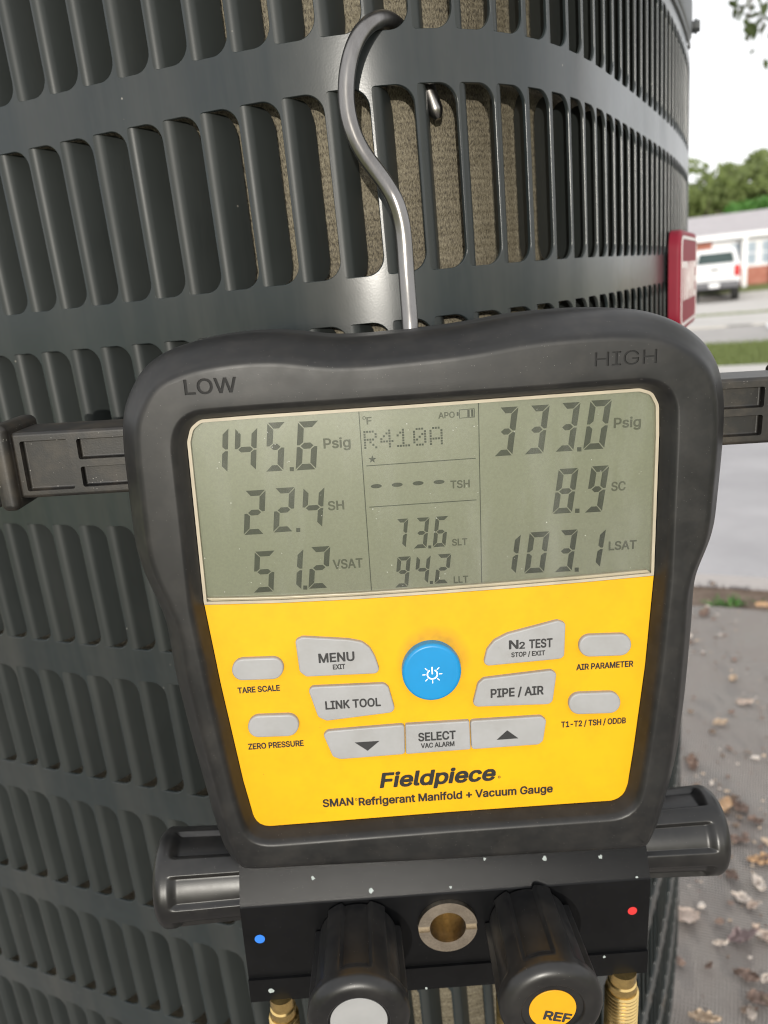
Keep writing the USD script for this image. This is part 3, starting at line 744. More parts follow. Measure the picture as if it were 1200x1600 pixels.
def key(name, pts, texts, corner=.0012):
    k_ = obj(name, raised(GP(pts, ZB), -.0005, ZB, .0005, 96, corner), 'grey_button', gauge, smooth=40)
    for s, l, r, c, b in texts: obj('key_lettering', text_at(s, l, r, c, ZB + .00002, ZB + .00006, b, zp=ZB, grow=.022), 'button_ink', k_)
    # the dark gap round the key
    return k_


key('menu_key', [(461,1001),(472,996),(545,1000),(566,1004),(578,1013),(586,1027),(593,1047),(588,1053),(478,1058),(468,1050)], [('MENU', (498.5, 1035.6), (554, 1031.6), 13.5, True), ('EXIT', (520.5, 1046), (539.5, 1044.5), 7.2, True)], .0013)
key('link_tool_key', [(482,1080),(487,1074),(600,1069),(607,1074),(617,1108),(612,1114),(510,1127),(497,1121)], [('LINK TOOL', (509, 1108), (595, 1103), 12.3, True)], .0013)
kt = key('nitrogen_test_key', [(756,1037),(761,1016),(772,1002),(793,991),(872,970),(884,974),(882,1026),(876,1030),(762,1041)], [('STOP / EXIT', (799, 1026.5), (851.5, 1023.5), 7.0, True), ('N', (795.5, 1014), (810, 1013.2), 13, True), ('2', (811.5, 1013.5), (820, 1013), 10, True), ('TEST', (827, 1012.6), (863, 1010.6), 13, True)], .0013)
key('pipe_air_key', [(739,1101),(747,1069),(756,1061),(862,1048),(870,1053),(864,1096),(858,1101),(745,1105)], [('PIPE / AIR', (767, 1089.5), (849, 1085), 12.8, True)], .0013)
a1 = key('arrow_key', [(505,1149),(512,1143),(570,1138),(632,1133),(633,1179),(532,1187),(520,1183)], [], .0011)
px_poly([(554, 1160), (593, 1157.5), (574.5, 1173)], ZB, ZB + .00002, ZB + .00006, 'arrow_mark', 'button_ink', a1)
key('select_key', [(633.4,1133),(733.6,1127),(735.6,1171.5),(634.4,1179)], [('SELECT', (654, 1157.5), (712, 1154.5), 12.3, True), ('VAC ALARM', (658, 1168.5), (710, 1165.5), 7, True)], .0004)
a2 = key('arrow_key', [(735,1127),(846,1120),(854,1126),(849,1158),(842,1164),(737,1171.5)], [], .0011)
px_poly([(776, 1156), (810, 1153.5), (792.5, 1141)], ZB, ZB + .00002, ZB + .00006, 'arrow_mark', 'button_ink', a2)


def pill(x0, x1, y0, y1):
    r = (y1 - y0) / 2; n = 14; cy_ = (y0 + y1) / 2
    a = np.linspace(-90, 90, n); sl = -.035
    f = lambda x, y: (x, y + (x - (x0 + x1) / 2) * sl)
    return [f(x1 - r + r * math.cos(math.radians(t)), cy_ + r * math.sin(math.radians(t))) for t in a] + [f(x0 + r - r * math.cos(math.radians(t)), cy_ - r * math.sin(math.radians(t))) for t in a]


for nm, x0, x1, y0, y1 in (('tare_scale_key', 362, 443, 1029, 1063), ('zero_pressure_key', 387, 467, 1118, 1152), ('air_parameter_key', 905, 987, 992, 1026), ('temperature_key', 889, 970, 1083, 1116)):
    obj(nm, raised(GP(pill(x0, x1, y0, y1), ZB), -.0005, ZB, .0006, 72), 'grey_button', gauge, smooth=40)
PWZ = .0036
pw_ = obj('power_button', raised(ell(675, 1052, 46.5, 45, 72, PWZ), -.0005, PWZ, .0012, 72), 'blue_button', gauge, smooth=40)
c = G(675.5, 1053.5, PWZ); kx = .000203
arc = LineString([(c[0] + 8.6 * kx * math.sin(a), c[1] + 8.6 * kx * math.cos(a)) for a in np.linspace(.62, 2 * np.pi - .62, 30)]).buffer(1.25 * kx)
icon = [arc, LineString([(c[0], c[1] + 1 * kx), (c[0], c[1] + 13 * kx)]).buffer(1.2 * kx)] + [LineString([c + kx * 12.2 * np.array([math.sin(a), math.cos(a)]), c + kx * 16.5 * np.array([math.sin(a), math.cos(a)])]).buffer(.85 * kx) for a in np.arange(45, 360, 45) * math.pi / 180]
obj('power_symbol', flat(shapely.union_all(icon), PWZ + .00002, PWZ + .00008), 'white_ink', pw_)
ZT0, ZT1 = .00003, .00009
for s, l, r, cp, sh in (('TARE SCALE', (372, 1083), (437.5, 1079), 8.6, 0), ('ZERO PRESSURE', (388.5, 1171), (474.5, 1165), 8.6, 0), ('AIR PARAMETER', (900.5, 1047), (989, 1041), 8.8, 0), ('T1-T2 / TSH / ODDB', (877, 1136), (977.5, 1130), 8.6, 0),
                     ('Fieldpiece', (594, 1228.5), (777, 1219.5), 21.5, .20), ('SMAN', (505, 1260.6), (552.5, 1257.7), 11.5, 0), ('Refrigerant Manifold + Vacuum Gauge', (561, 1257.2), (863.5, 1238.5), 11.5, 0)):
    m = text_at(s, l, r, cp, ZT0, ZT1, True, sh, zp=0, grow=0 if s == 'Fieldpiece' else .024)
    if s == 'Fieldpiece':                                                 # the heavy italic wordmark: thickened by copies set close together
        m = cat([m] + [trimesh.Trimesh(np.array(m.vertices) + [dx, dy, .000002 * j], m.faces, process=False) for j, (dx, dy) in enumerate(((.00018, 0), (-.00018, 0), (.00009, .00012), (-.00009, -.00012), (.00009, -.00012), (-.00009, .00012)), 1)])
    obj('brand_lettering' if s[0] in 'FSR' else 'panel_lettering', m, 'ink', gauge)
for x, y, r in ((556.5, 1249, 1.9), (780, 1214, 2.0)):
    obj('registered_mark', flat(Polygon(ell(x, y, r, r, 20, 0)).difference(Polygon(ell(x, y, r * .6, r * .6, 20, 0))), ZT0, ZT1), 'ink', gauge)

# valve block below
ZK = .005
tl, tr_ = G(378, 1340, -.004), G(1000, 1290, -.004)
fl, fr = G(371, 1419, ZK), G(1018, 1371, ZK)
bl, br = G(392, 1530, ZK), G(1010, 1481, ZK)
xl, xr = (fl[0] + bl[0]) / 2, (fr[0] + br[0]) / 2
yt, yf, yb = (tl[1] + tr_[1]) / 2, (fl[1] + fr[1]) / 2, (bl[1] + br[1]) / 2
sl_, sr_ = G(393, 1566, ZK + .0012), G(1011, 1520, ZK + .0012); ys = (sl_[1] + sr_[1]) / 2
sect = [(yt + .006, -.034), (yt + .006, -.010), (yt, -.004), (yf, ZK - .0006), (yf - .0006, ZK), (yb, ZK), (yb, ZK + .0012), (ys, ZK + .0012), (ys, -.034)]


def block_mesh():
    p = Polygon([(z, y) for y, z in sect]); m = trimesh.creation.extrude_polygon(p, xr - xl, engine='earcut')
    v = np.array(m.vertices); m.vertices = np.stack([xl + v[:, 2], v[:, 1], v[:, 0]], 1)
    return trimesh.Trimesh(m.vertices, m.faces, process=False)


bmk = block_mesh(); bman = mani(bmk)
if bman.volume() < 0 or bman.is_empty(): bman = mani(trimesh.Trimesh(bmk.vertices, bmk.faces[:, ::-1], process=False))
pc = G(699, 1443, ZK)
hole = trimesh.creation.cylinder(.0114, .05, sections=48); hole.apply_translation([pc[0], pc[1], ZK])
block = obj('valve_block', bman - mani(hole), 'anodised', gauge, smooth=25)
for nm, x, y, r, m in (('blue_dot', 406, 1467, 9.5, 'blue_dot'), ('red_dot', 988, 1423, 8.8, 'red_dot')):
    cc = G(x, y, ZK); a = np.linspace(0, 2 * np.pi, 28, endpoint=False)
    obj(nm, flat(Polygon(cc + .00195 * (r / 9.5) * np.stack([np.cos(a), np.sin(a)], 1)), ZK + .00003, ZK + .00012), m, block)
# scuffs where paint has chipped off
fl_rng = np.random.default_rng(3)
for x, y, r, zz in ((489, 1372, 4, None), (580, 1391, 5, None), (704, 1386, 2.6, None), (757, 1342, 3, None), (851, 1341, 4.5, None), (938, 1339, 4, None), (976, 1311, 3.2, None), (971, 1317, 3.2, None), (948, 1305, 2.5, None), (995, 1371, 3, ZK - .0006), (424, 1548, 6, ZK + .0012), (666, 1544, 3.2, ZK + .0012), (944, 1495, 3.2, ZK + .0012), (665, 1436, 2, ZK)):
    if zz is None:                                                        # on the slanted face
        lo, hi = -.004, ZK
        for _ in range(40):
            zc = (lo + hi) / 2; yy = G(x, y, zc)[1]; face_y = yt + (zc + .004) / (ZK - .0006 + .004) * (yf - yt)
            lo, hi = (zc, hi) if yy > face_y and False else ((lo, zc) if yy < face_y - 0 and False else (lo, hi))
            break
        zs = np.linspace(-.004, ZK, 200); er = [abs(G(x, y, z_)[1] - (yt + (z_ + .004) / (ZK - .0006 + .004) * (yf - yt))) for z_ in zs]; zc = zs[int(np.argmin(er))]
        nrm = np.array([0, ZK + .0034, yt - yf]); nrm /= np.linalg.norm(nrm)
    else: zc, nrm = zz, np.array([0, 0, 1.])
    cc = G(x, y, zc); a = np.linspace(0, 2 * np.pi, 9, endpoint=False); rr = r * .00019 * (0.6 + .7 * fl_rng.random(9))
    fm = flat(Polygon(np.stack([rr * np.cos(a), rr * np.sin(a)], 1)), 0, .00012); fm.apply_transform(trimesh.geometry.align_vectors([0, 0, 1], nrm)); fm.apply_translation([cc[0], cc[1], zc])
    obj('paint_chip', fm, 'chip', block)
# centre port: a slotted nickel ring
ro, ri = .0113, .0069
ringp = [(ri, -.012), (ri, .0012), (ri + .0005, .0018), (ro - .0006, .0018), (ro, .0012), (ro, -.004)]
rm = revolve(ringp, 64)
rm = trimesh.Trimesh(rm.vertices, rm.faces, process=False)
solid = m3.Manifold.cylinder(.0238, ro, ro, 64).translate([0, 0, -.022]) - m3.Manifold.cylinder(.03, ri, ri, 64).translate([0, 0, -.0235])
for sx_ in (-1, 1): solid = solid - m3.Manifold.cube([.0052, .0026, .0022], True).translate([sx_ * (ro - .0018), -.0002, .0012])
solid = solid.translate([pc[0], pc[1], ZK + .0002])
port = obj('port_ring', solid, 'nickel', gauge, smooth=30)
bot_ = trimesh.creation.cylinder(ri, .001, sections=40); bot_.apply_translation([pc[0], pc[1], ZK - .0190]); obj('port_seat', bot_, 'brass', port)


def knob_mesh(R, L, turn=0.0, flutes=6, n=192):
    """Fluted grip along +z from 0 to L, flaring a little to its rounded end."""
    a = np.linspace(0, 2 * np.pi, n, endpoint=False); rings = []
    zs = np.r_[np.linspace(0, L - .011, 8), np.linspace(L - .010, L - .0055, 8), L - .0048, L - .0042]
    ph_ = ((a - turn) / (2 * np.pi) * flutes) % 1.0
    w_ = np.abs(ph_ - .5) * 2                                             # 0 in the middle of a rib, 1 in the middle of a channel
    ch_ = np.clip((w_ - .36) / .07, 0, 1); ch_ = ch_ * ch_ * (3 - 2 * ch_)
    for z in zs:
        R_ = R * (.93 + .07 * z / L); fade = np.clip((L - .0060 - z) / .0035, 0, 1); fade = fade * fade * (3 - 2 * fade)
        rings.append(np.stack([(R_ - .0018 * ch_ * fade) * np.cos(a), (R_ - .0018 * ch_ * fade) * np.sin(a), np.full(n, z)], 1))
    for t in np.linspace(0, 90, 8)[1:]:
        t = math.radians(t); rr = R - .0042 * (1 - math.cos(t)); rings.append(np.stack([rr * np.cos(a), rr * np.sin(a), np.full(n, L - .0042 + .0042 * math.sin(t))], 1))
    for rr, z in ((R * .62, L), (R * .60, L - .0003), (R * .585, L - .0011), (R * .3, L - .0011), (1e-5, L - .0011)):
        rings.append(np.stack([rr * np.cos(a), rr * np.sin(a), np.full(n, z)], 1))
    return loft(rings)


def front_knob(px, R, L, turn, disc, label, share):
    c = G(*px, ZK); m = knob_mesh(R, L, turn); m.apply_translation([c[0], c[1], ZK + .001])
    k_ = obj('valve_knob', m, 'black_plastic', gauge, smooth=42, label=label)
    d = raised(c + R * share * np.stack([np.cos(np.linspace(0, 2 * np.pi, 60, endpoint=False)), np.sin(np.linspace(0, 2 * np.pi, 60, endpoint=False))], 1), ZK + L - .0005, ZK + L + .0002, .0002, 60)
    obj('knob_cap', d, disc, k_, smooth=30)
    return k_, c


k1, _ = front_knob((560, 1458), .0176, .0365, math.radians(90), 'pale_disc', 'black fluted knob with a grey cap', .55)
k2, c2 = front_knob((824, 1435), .0178, .0385, math.radians(101), 'gold_disc', 'black fluted knob with a yellow REF cap', .45)
zc2 = ZK + .0385 + .00025
rt = text_at('REF', (848.5, 1592), (889.5, 1597.5), 12.5, zc2, zc2 + .00008, True, zp=zc2, level=False, grow=.03)
obj('cap_lettering', rt, 'button_ink', k2)
# side knobs, on the block's ends
for sgn, px, R, L, zz, turn in ((-1, (372, 1362), .0188, .030, -.016, 20), (1, (1016, 1302), .0172, .0265, -.016, 30)):
    c = G(*px, zz) - [sgn * .012, 0]; m = knob_mesh(R, L + .012, math.radians(turn))
    m.apply_transform(trimesh.transformations.rotation_matrix(sgn * math.pi / 2, [0, 1, 0])); m.apply_translation([c[0], c[1], zz])
    obj('side_knob', m, 'black_plastic', gauge, smooth=42)
# brass fittings under the block
def fitting(px, r, L, zz):
    c = G(*px, zz); p = [(1e-5, 0), (r * .86, 0), (r * .86, .004), (r * .80, .0044), (r * .80, .0052), (r * .9, .0058), (r * .9, .0095)]
    z = .0095
    while z < L - .004:
        p += [(r * .94, z), (r * 1.06, z + .0006), (r * 1.06, z + .0009), (r * .94, z + .0015)]; z += .0017
    p += [(r * .9, L - .002), (r * .9, L), (1e-5, L)]
    m = revolve(p, 40); m.apply_transform(trimesh.transformations.rotation_matrix(math.pi / 2, [1, 0, 0]))
    m.apply_translation([c[0], ys + .0005, zz]); obj('brass_fitting', m, 'brass', gauge, smooth=35)


fitting((442, 1572), .0056, .030, .004); fitting((972, 1535), .0062, .034, .004); fitting((800, 1560), .0060, .030, .004)
# sensor-clamp holders sticking out on both sides
def holder(sgn, x_in, x_out, ymid, hgt, zf, flange):
    a = rbox([min(x_in, x_out), ymid - hgt / 2, zf - .020], [max(x_in, x_out), ymid + hgt / 2, zf], .0013)
    s = mani(a); d = .0030
    def pocket(x0, x1, y0, y1):
        return mani(rbox([min(x0, x1), y0, zf - d], [max(x0, x1), y1, zf + .01], .0008))
    ln = abs(x_out - x_in); X = lambda t: x_in + (x_out - x_in) * t
    s = s - pocket(X(.545), X(.93), ymid - hgt * .39, ymid + hgt * .37)
    s = s - pocket(X(-.1), X(.475), ymid + hgt * .05, ymid + hgt * .36) - pocket(X(-.1), X(.475), ymid - hgt * .37, ymid - hgt * .06)
    h_ = obj('clamp_holder', s, 'dirty_plastic', gauge, smooth=35)
    if flange:
        f1 = rbox([x_out - .0060, ymid - hgt * .66, zf - .024], [x_out + .0005, ymid + hgt * .64, zf + .0035], .0025)
        f2 = rbox([x_out - .0095, ymid - hgt * .60, zf - .023], [x_out - .0055, ymid + hgt * .58, zf + .0022], .0018)
        obj('holder_flange', cat([f1, f2]), 'dirty_plastic', h_, smooth=40)


zH = -.012
hl0, hl1 = G(215, 712, zH), G(22, 724, zH)
holder(-1, hl0[0], hl1[0], (hl0[1] + hl1[1]) / 2 - .0012, abs(G(110, 664, zH)[1] - G(110, 768, zH)[1]), zH, True)
hr0, hr1 = G(1108, 646, zH), G(1232, 640, zH)
holder(1, hr0[0], hr1[0] + .012, (hr0[1] + hr1[1]) / 2, abs(G(1160, 590, zH)[1] - G(1160, 694, zH)[1]), zH, True)

# ------------------------------------------------------------------ the steel hook: through a slot of the jacket and down behind its band
def at_depth(px, py, y):
    d = ray(px, py); return d * (y / d[1]) + EYE


hook_pts = [(641, 560, .268), (641, 515, .268), (638, 470, .270), (633, 400, .272), (627, 345, .272), (615, 308, .272), (592, 272, .274), (566, 236, .276), (548, 195, .277), (541, 150, .278), (544, 105, .279), (556, 65, .281), (574, 40, .285), (594, 30, .291), (615, 36, .298), (638, 62, .303), (657, 105, .304), (670, 142, .303), (678, 165, .3025), (685, 186, .302)]
path = spline([at_depth(*p) for p in hook_pts], 160)
rr = np.full(160, .0028); rr[-4:] = [.0028, .0025, .0019, .0010]
hook = obj('hook', tube(path, rr, 22), 'steel_rod', smooth=40, cat='hook', label='bent bare steel rod hook from the top of the gauge into a louver slot')

# ------------------------------------------------------------------ leaves and weed on the fabric
def on_ground(px, py, h=.012):
    d = ray(px, py); t = (h - CAM_H) / d[2]
    for _ in range(30):
        X = EYE + d * t; t = (gz(X[:2] @ ud) + h - CAM_H) / d[2]
    return EYE + d * t


def leaf_mesh(L, Wd, curl, seed):
    r_ = np.random.default_rng(seed); n, m = 12, 6; t = np.linspace(0, 1, n); w = np.sin(np.pi * t ** .8) ** .8 * (1 + .12 * r_.standard_normal(n)); w[0] = w[-1] = .04
    q = np.linspace(-1, 1, m); x = np.repeat((t - .5)[:, None] * L, m, 1); y = w[:, None] * q * Wd / 2
    z = curl * L * (np.abs(q)[None] ** 1.6) * w[:, None] * .5 + curl * L * .5 * (2 * t[:, None] - 1) ** 2 - .004 * np.abs(q)[None] * 0 + .0015 * r_.standard_normal((n, m))
    top = np.stack([x, y + .1 * L * (t[:, None] - .5) ** 2, z - z.min()], -1); v = top.reshape(-1, 3); i = np.arange(n * m).reshape(n, m)
    f = np.stack([i[:-1, :-1], i[1:, :-1], i[1:, 1:], i[:-1, 1:]], -1).reshape(-1, 4)
    a = trimesh.Trimesh(*tri((v, f)), process=False)
    b = trimesh.Trimesh(v - [0, 0, .0006], a.faces[:, ::-1], process=False)
    return cat([a, b])


LEAVES = [(1126, 1128, 26, 'leaf_tan', 'small tan leaf alone on the fabric above the right side knob', 40), (1164, 1096, 24, 'leaf_pink', 'pinkish leaf on the fabric near the right edge, above the small tan leaf', 10),
          (1145, 1058, 22, 'leaf_tan', 'pale tan leaf nearest the concrete path, below the weed', 70), (1082, 1192, 30, 'leaf_brown', 'reddish brown flat leaf beside the unit above the right side knob', 100),
          (1134, 1258, 46, 'leaf_orange', 'big orange tan leaf touching the outline of the right side knob', 80), (1158, 1262, 32, 'leaf_brown', 'dark curled leaf right of the big orange tan leaf', 130),
          (1180, 1282, 24, 'leaf_brown', 'small dark brown leaf right of the side knob, near the right edge', 20), (1154, 1311, 30, 'leaf_brown', 'dark brown leaf at the height of the side knob middle', 0),
          (1192, 1343, 40, 'leaf_orange', 'bright orange leaf cut by the right edge of the picture', 15), (1184, 1379, 30, 'leaf_pale', 'upright pale leaf below the bright orange leaf', 110),
          (1160, 1401, 28, 'leaf_pale', 'pale folded leaf in the debris pile below the right side knob', 160), (1175, 1413, 20, 'leaf_pink', 'small pink leaf at the foot of the debris pile', 45),
          (1144, 1368, 30, 'leaf_brown', 'dark olive brown leaf on the left of the debris pile', 130), (1071, 1434, 46, 'leaf_pink', 'large pale pink leaf under the right side knob beside the unit', 40),
          (1164, 1465, 42, 'leaf_plum', 'purplish curled leaf in the middle of the lower fabric', 25), (1192, 1459, 34, 'leaf_pink', 'pink leaf touching the right edge beside the purplish leaf', 140),
          (1127, 1473, 20, 'leaf_pale', 'tiny pale leaf left of the purplish curled leaf', 15), (1166, 1522, 32, 'leaf_brown', 'dark chestnut leaf below the purplish curled leaf', 170),
          (1190, 1561, 40, 'leaf_brown', 'curled brown leaf at the lower right corner', 30), (1174, 1585, 26, 'leaf_pale', 'whitish leaf below the curled brown leaf of the lower right corner', 95),
          (1103, 1592, 40, 'leaf_tan', 'pale tan leaf at the bottom edge of the picture', 0), (1108, 1508, 16, 'leaf_brown', 'tiny dark leaf scrap between the unit and the chestnut leaf', 60),
          (1196, 1527, 18, 'leaf_pale', 'pale leaf scrap at the right edge beside the chestnut leaf', 60), (1196, 946, 30, 'leaf_orange', 'orange brown leaf on the soil right of the weed', 20), (1100, 958, 26, 'leaf_brown', 'brown leaf on the soil left of the weed', 70)]
for k, (x, y, size, m, lab, ang) in enumerate(LEAVES):
    p = on_ground(x, y, .013); dist = np.linalg.norm(p - EYE); L = size * dist / FPX * .95; a = math.radians(ang) - AZ
    lm = leaf_mesh(L, L * (.42 + .12 * rng.random()), .10 + .18 * rng.random(), 50 + k)
    R_ = axis_rot(np.array([0, 0, 1.]), a) @ axis_rot(np.array([1., 0, 0]), rng.normal() * .18) @ axis_rot(np.array([0, 1., 0]), rng.normal() * .14)
    v = np.asarray(lm.vertices) @ R_.T; v[:, 2] -= v[:, 2].min(); v += [p[0], p[1], gz(p[:2] @ ud) + .0085]
    obj('dry_leaf', trimesh.Trimesh(v, lm.faces, process=False), m, smooth=40, label=lab, cat='leaf')
# unpickable litter: crumbs of leaf and grit
cr = np.random.default_rng(21); crumbs = {'leaf_brown': [], 'leaf_tan': [], 'leaf_pale': [], 'soil': []}
for _ in range(6000):
    u, v = cr.uniform(.5, 1.95), cr.uniform(-.25, .45)
    if meshkit.fbm(np.array([u * 6, v * 6, .3]), 4, 2) + .10 * cr.normal() < .52 + max(0, u - 1.05) * .18: continue
    s = cr.uniform(.0008, .0032) if cr.random() < .85 else cr.uniform(.004, .008); b_ = trimesh.creation.icosphere(0, s); b_.vertices *= [1, cr.uniform(.3, 1), .3]; b_.vertices += cr.normal(0, s * .15, (12, 3))
    b_.apply_transform(trimesh.transformations.rotation_matrix(cr.uniform(0, 6.28), [0, 0, 1])); b_.apply_translation(land(u, v, .0125)); crumbs[['leaf_brown', 'leaf_tan', 'leaf_pale', 'soil'][int(cr.choice(4, p=[.4, .15, .1, .35]))]].append(b_)
litter = thing('leaf_litter', 'crumbs of dry leaf, soil and grit scattered over the fabric', 'litter')
tag(litter, kind='stuff')
for m, ms in crumbs.items(): obj({'leaf_brown': 'brown_crumbs', 'leaf_tan': 'tan_crumbs', 'leaf_pale': 'pale_crumbs', 'soil': 'soil_crumbs'}[m], cat(ms), m, litter, kind='stuff')
wp = on_ground(1137, 946, 0.0)
weed = thing('weed', 'small bright green tuft of weed at the edge of the concrete path', 'weed', np.eye(3), wp)
wr = np.random.default_rng(5)
for k in range(46):
    a, tilt, L = wr.uniform(0, 6.28), wr.uniform(.25, 1.15), wr.uniform(.02, .042); w = wr.uniform(.002, .004)
    o = np.array([wr.normal() * .028, wr.normal() * .008, 0])
    d = np.array([math.cos(a) * math.sin(tilt), math.sin(a) * math.sin(tilt), math.cos(tilt)]); sd = np.array([-math.sin(a), math.cos(a), 0]); pts = []
    for t in (0, .35, .7, 1): pts += [o + d * L * t + [0, 0, -.25 * L * t * t] - sd * w * (1 - t ** 2 * .95), o + d * L * t + [0, 0, -.25 * L * t * t] + sd * w * (1 - t ** 2 * .95)]
    obj('leaf', (np.array(pts), np.array([[0, 1, 3, 2], [2, 3, 5, 4], [4, 5, 7, 6]])), 'grass_blade', weed, smooth=True)
# grass of the lawn between path and street
gr = np.random.default_rng(11); gv, gf = [], []
for k in range(26000):
    u, v = gr.uniform(7.5, 10.5) if k < 16000 else gr.uniform(31.8, 34.0) if k < 21000 else gr.uniform(19.1, 20.2), gr.uniform(-1.6, 1.8) if k < 16000 else gr.uniform(-3, 4)
    p = land(u, v, 0 if k < 16000 else 0); h = gr.uniform(.03, .07); w = .006; a = gr.uniform(0, 6.28); n = 3 * k
    gv += [p + [-w * math.cos(a), -w * math.sin(a), -.02], p + [w * math.cos(a), w * math.sin(a), -.02], p + [gr.normal() * .02, gr.normal() * .02, h]]; gf.append((n, n + 1, n + 2))
leaf_mat('lawn_blade', (0.17, 0.21, 0.07), (0.32, 0.33, 0.15), .3)
obj('grass', (np.array(gv), np.array(gf)), 'lawn_blade', label='short pale green lawn grass beyond the concrete path', cat='grass', kind='stuff')

# ------------------------------------------------------------------ across the street: house, pickup, trees
HM = np.stack([np.r_[vd, 0], np.r_[ud, 0], [0, 0, 1.]], 1)                # x along the street, y away from us


def dist_at(px, py, u):
    """Sideways offset and height of the sight line through a pixel where it has gone u metres out."""
    d = ray(px, py); t = u / (d[:2] @ ud); X = EYE + d * t; return X[:2] @ vd, X[2]


HU = 34.0
eave_z = dist_at(1140, 370, HU)[1]; ridge_z = dist_at(1140, 333, HU + 3.2)[1]; base_z = dist_at(1140, 446, HU)[1] - .1; sill_z = dist_at(1150, 419, HU)[1]
house = thing('house', 'low brick ranch house with pale roof, wide windows and white posts across the street', 'house', HM, np.r_[ud * HU, 0])
X0, X1 = -9.0, 9.5
obj('brick_wall', bx([X0, 0, base_z - .4], [X1, .22, sill_z]), 'brick', house)
obj('upper_wall', bx([X0, .03, sill_z], [X1, .20, eave_z]), 'white_paint', house)
obj('brick_pier', bx([dist_at(1085, 400, HU)[0] - 1.2, -.03, sill_z], [dist_at(1112, 400, HU)[0], .028, eave_z]), 'brick', house)
obj('side_wall', cat([bx([X0, .22, base_z - .4], [X0 + .2, 7, eave_z]), bx([X1 - .2, .22, base_z - .4], [X1, 7, eave_z]), bx([X0, 7, base_z - .4], [X1, 7.2, eave_z])]), 'brick', house)
obj('fascia', bx([X0 - .5, -.72, eave_z - .10], [X1 + .5, -.68, eave_z + .10]), 'white_paint', house)
obj('soffit', bx([X0 - .5, -.68, eave_z - .02], [X1 + .5, .02, eave_z + .01]), 'white_paint', house)
ro_ = np.array([[X0 - .5, -.70, eave_z + .1], [X1 + .5, -.70, eave_z + .1], [X1 + .5, 7.6, eave_z + .1], [X0 - .5, 7.6, eave_z + .1], [X0 + 3, 3.4, ridge_z], [X1 - 3, 3.4, ridge_z]])
obj('roof', trimesh.convex.convex_hull(ro_), 'shingle', house)
for px in (1140, 1165, 1188, 1212):
    a, b = dist_at(px, 395, HU)[0], dist_at(px + 19, 395, HU)[0]; zt_, zb_ = eave_z - .22, sill_z + .06
    wn = obj('window', cat([bx([a, -.01, zb_], [a + .06, .028, zt_]), bx([b - .06, -.01, zb_], [b, .028, zt_]), bx([a + .06, -.01, zb_], [b - .06, .028, zb_ + .06]), bx([a + .06, -.01, zt_ - .06], [b - .06, .028, zt_]), bx([a + .06, -.005, (zb_ + zt_) / 2 - .02], [b - .06, .028, (zb_ + zt_) / 2 + .02])]), 'white_paint', house)
    obj('pane', bx([a + .06, .018, zb_ + .06], [b - .06, .027, zt_ - .06]), 'pale_glass', wn)
for px in (1164, 1215, 1040):
    a = dist_at(px, 395, HU)[0]; obj('post', rbox([a - .08, -.62, base_z - .3], [a + .08, -.46, eave_z - .02], .01), 'white_paint', house)

TU = 28.6
tx0 = dist_at(1076, 440, TU)[0]; tx1 = dist_at(1157, 440, TU)[0]; tz0 = gz(TU) + .03
tw = tx1 - tx0
truck = thing('pickup_truck', 'white pickup truck parked on the driveway, seen from behind', 'truck', HM, np.r_[vd * (tx0 + tx1) / 2 + ud * TU, tz0])
h = tw / 2; zb_ = .52
obj('bed', rbox([-h, 0, zb_], [h, 2.3, 1.22], .06), 'truck_white', truck, smooth=40)
obj('hood', rbox([-h, 4.2, zb_], [h, 5.5, 1.16], .08), 'truck_white', truck, smooth=40)
cabm = trimesh.convex.convex_hull(np.array([[-h, 2.3, zb_], [h, 2.3, zb_], [-h, 4.3, zb_], [h, 4.3, zb_], [-h, 2.3, 1.15], [h, 2.3, 1.15], [-h, 4.3, 1.15], [h, 4.3, 1.15], [-h * .80, 2.45, 1.74], [h * .80, 2.45, 1.74], [-h * .8, 3.6, 1.76], [h * .8, 3.6, 1.76]]))
obj('cab', cabm, 'truck_white', truck, smooth=25)
rw = np.array([[-h * .78, 2.30, 1.25], [h * .78, 2.30, 1.25], [h * .68, 2.40, 1.60], [-h * .68, 2.40, 1.60]]); rw = np.vstack([rw - [0, .02, 0], rw + [0, .03, 0]])
obj('rear_window', trimesh.convex.convex_hull(rw), 'dark_glass', truck)
for sx_ in (-1, 1):
    sw = np.array([[sx_ * h * .99, 2.5, 1.18], [sx_ * h * .99, 4.0, 1.18], [sx_ * h * .84, 2.6, 1.66], [sx_ * h * .84, 3.5, 1.68]]); obj('side_window', trimesh.convex.convex_hull(np.vstack([sw, sw + [sx_ * .02, 0, 0]])), 'dark_glass', truck)
    obj('tail_light', rbox([sx_ * (h - .20), -.03, .80], [sx_ * (h - .02), .1, 1.16], .03), 'tail_red', truck, smooth=40)
    for yy in (.95, 4.75):
        whl = obj('wheel', (lambda m: (m.apply_transform(trimesh.transformations.rotation_matrix(math.pi / 2, [0, 1, 0])), m.apply_translation([sx_ * (h - .16), yy, .38]), m)[-1])(trimesh.creation.annulus(.22, .38, .26, sections=28)), 'tyre', truck, smooth=40)
        rmh = trimesh.creation.cylinder(.22, .20, sections=24); rmh.apply_transform(trimesh.transformations.rotation_matrix(math.pi / 2, [0, 1, 0])); rmh.apply_translation([sx_ * (h - .16), yy, .38]); obj('rim', rmh, 'rim', whl)
obj('tailgate', rbox([-(h - .22), -.045, .70], [h - .22, .06, 1.19], .03), 'truck_white', truck, smooth=40)
obj('tailgate_handle', rbox([-.13, -.075, 1.02], [.13, -.03, 1.09], .015), 'bumper_grey', truck, smooth=40)
obj('rear_bumper', rbox([-h * .97, -.22, .44], [h * .97, .02, .66], .05), 'bumper_grey', truck, smooth=40)
obj('number_plate', rbox([-.16, -.235, .48], [.16, -.21, .62], .008), 'white_paint', truck)
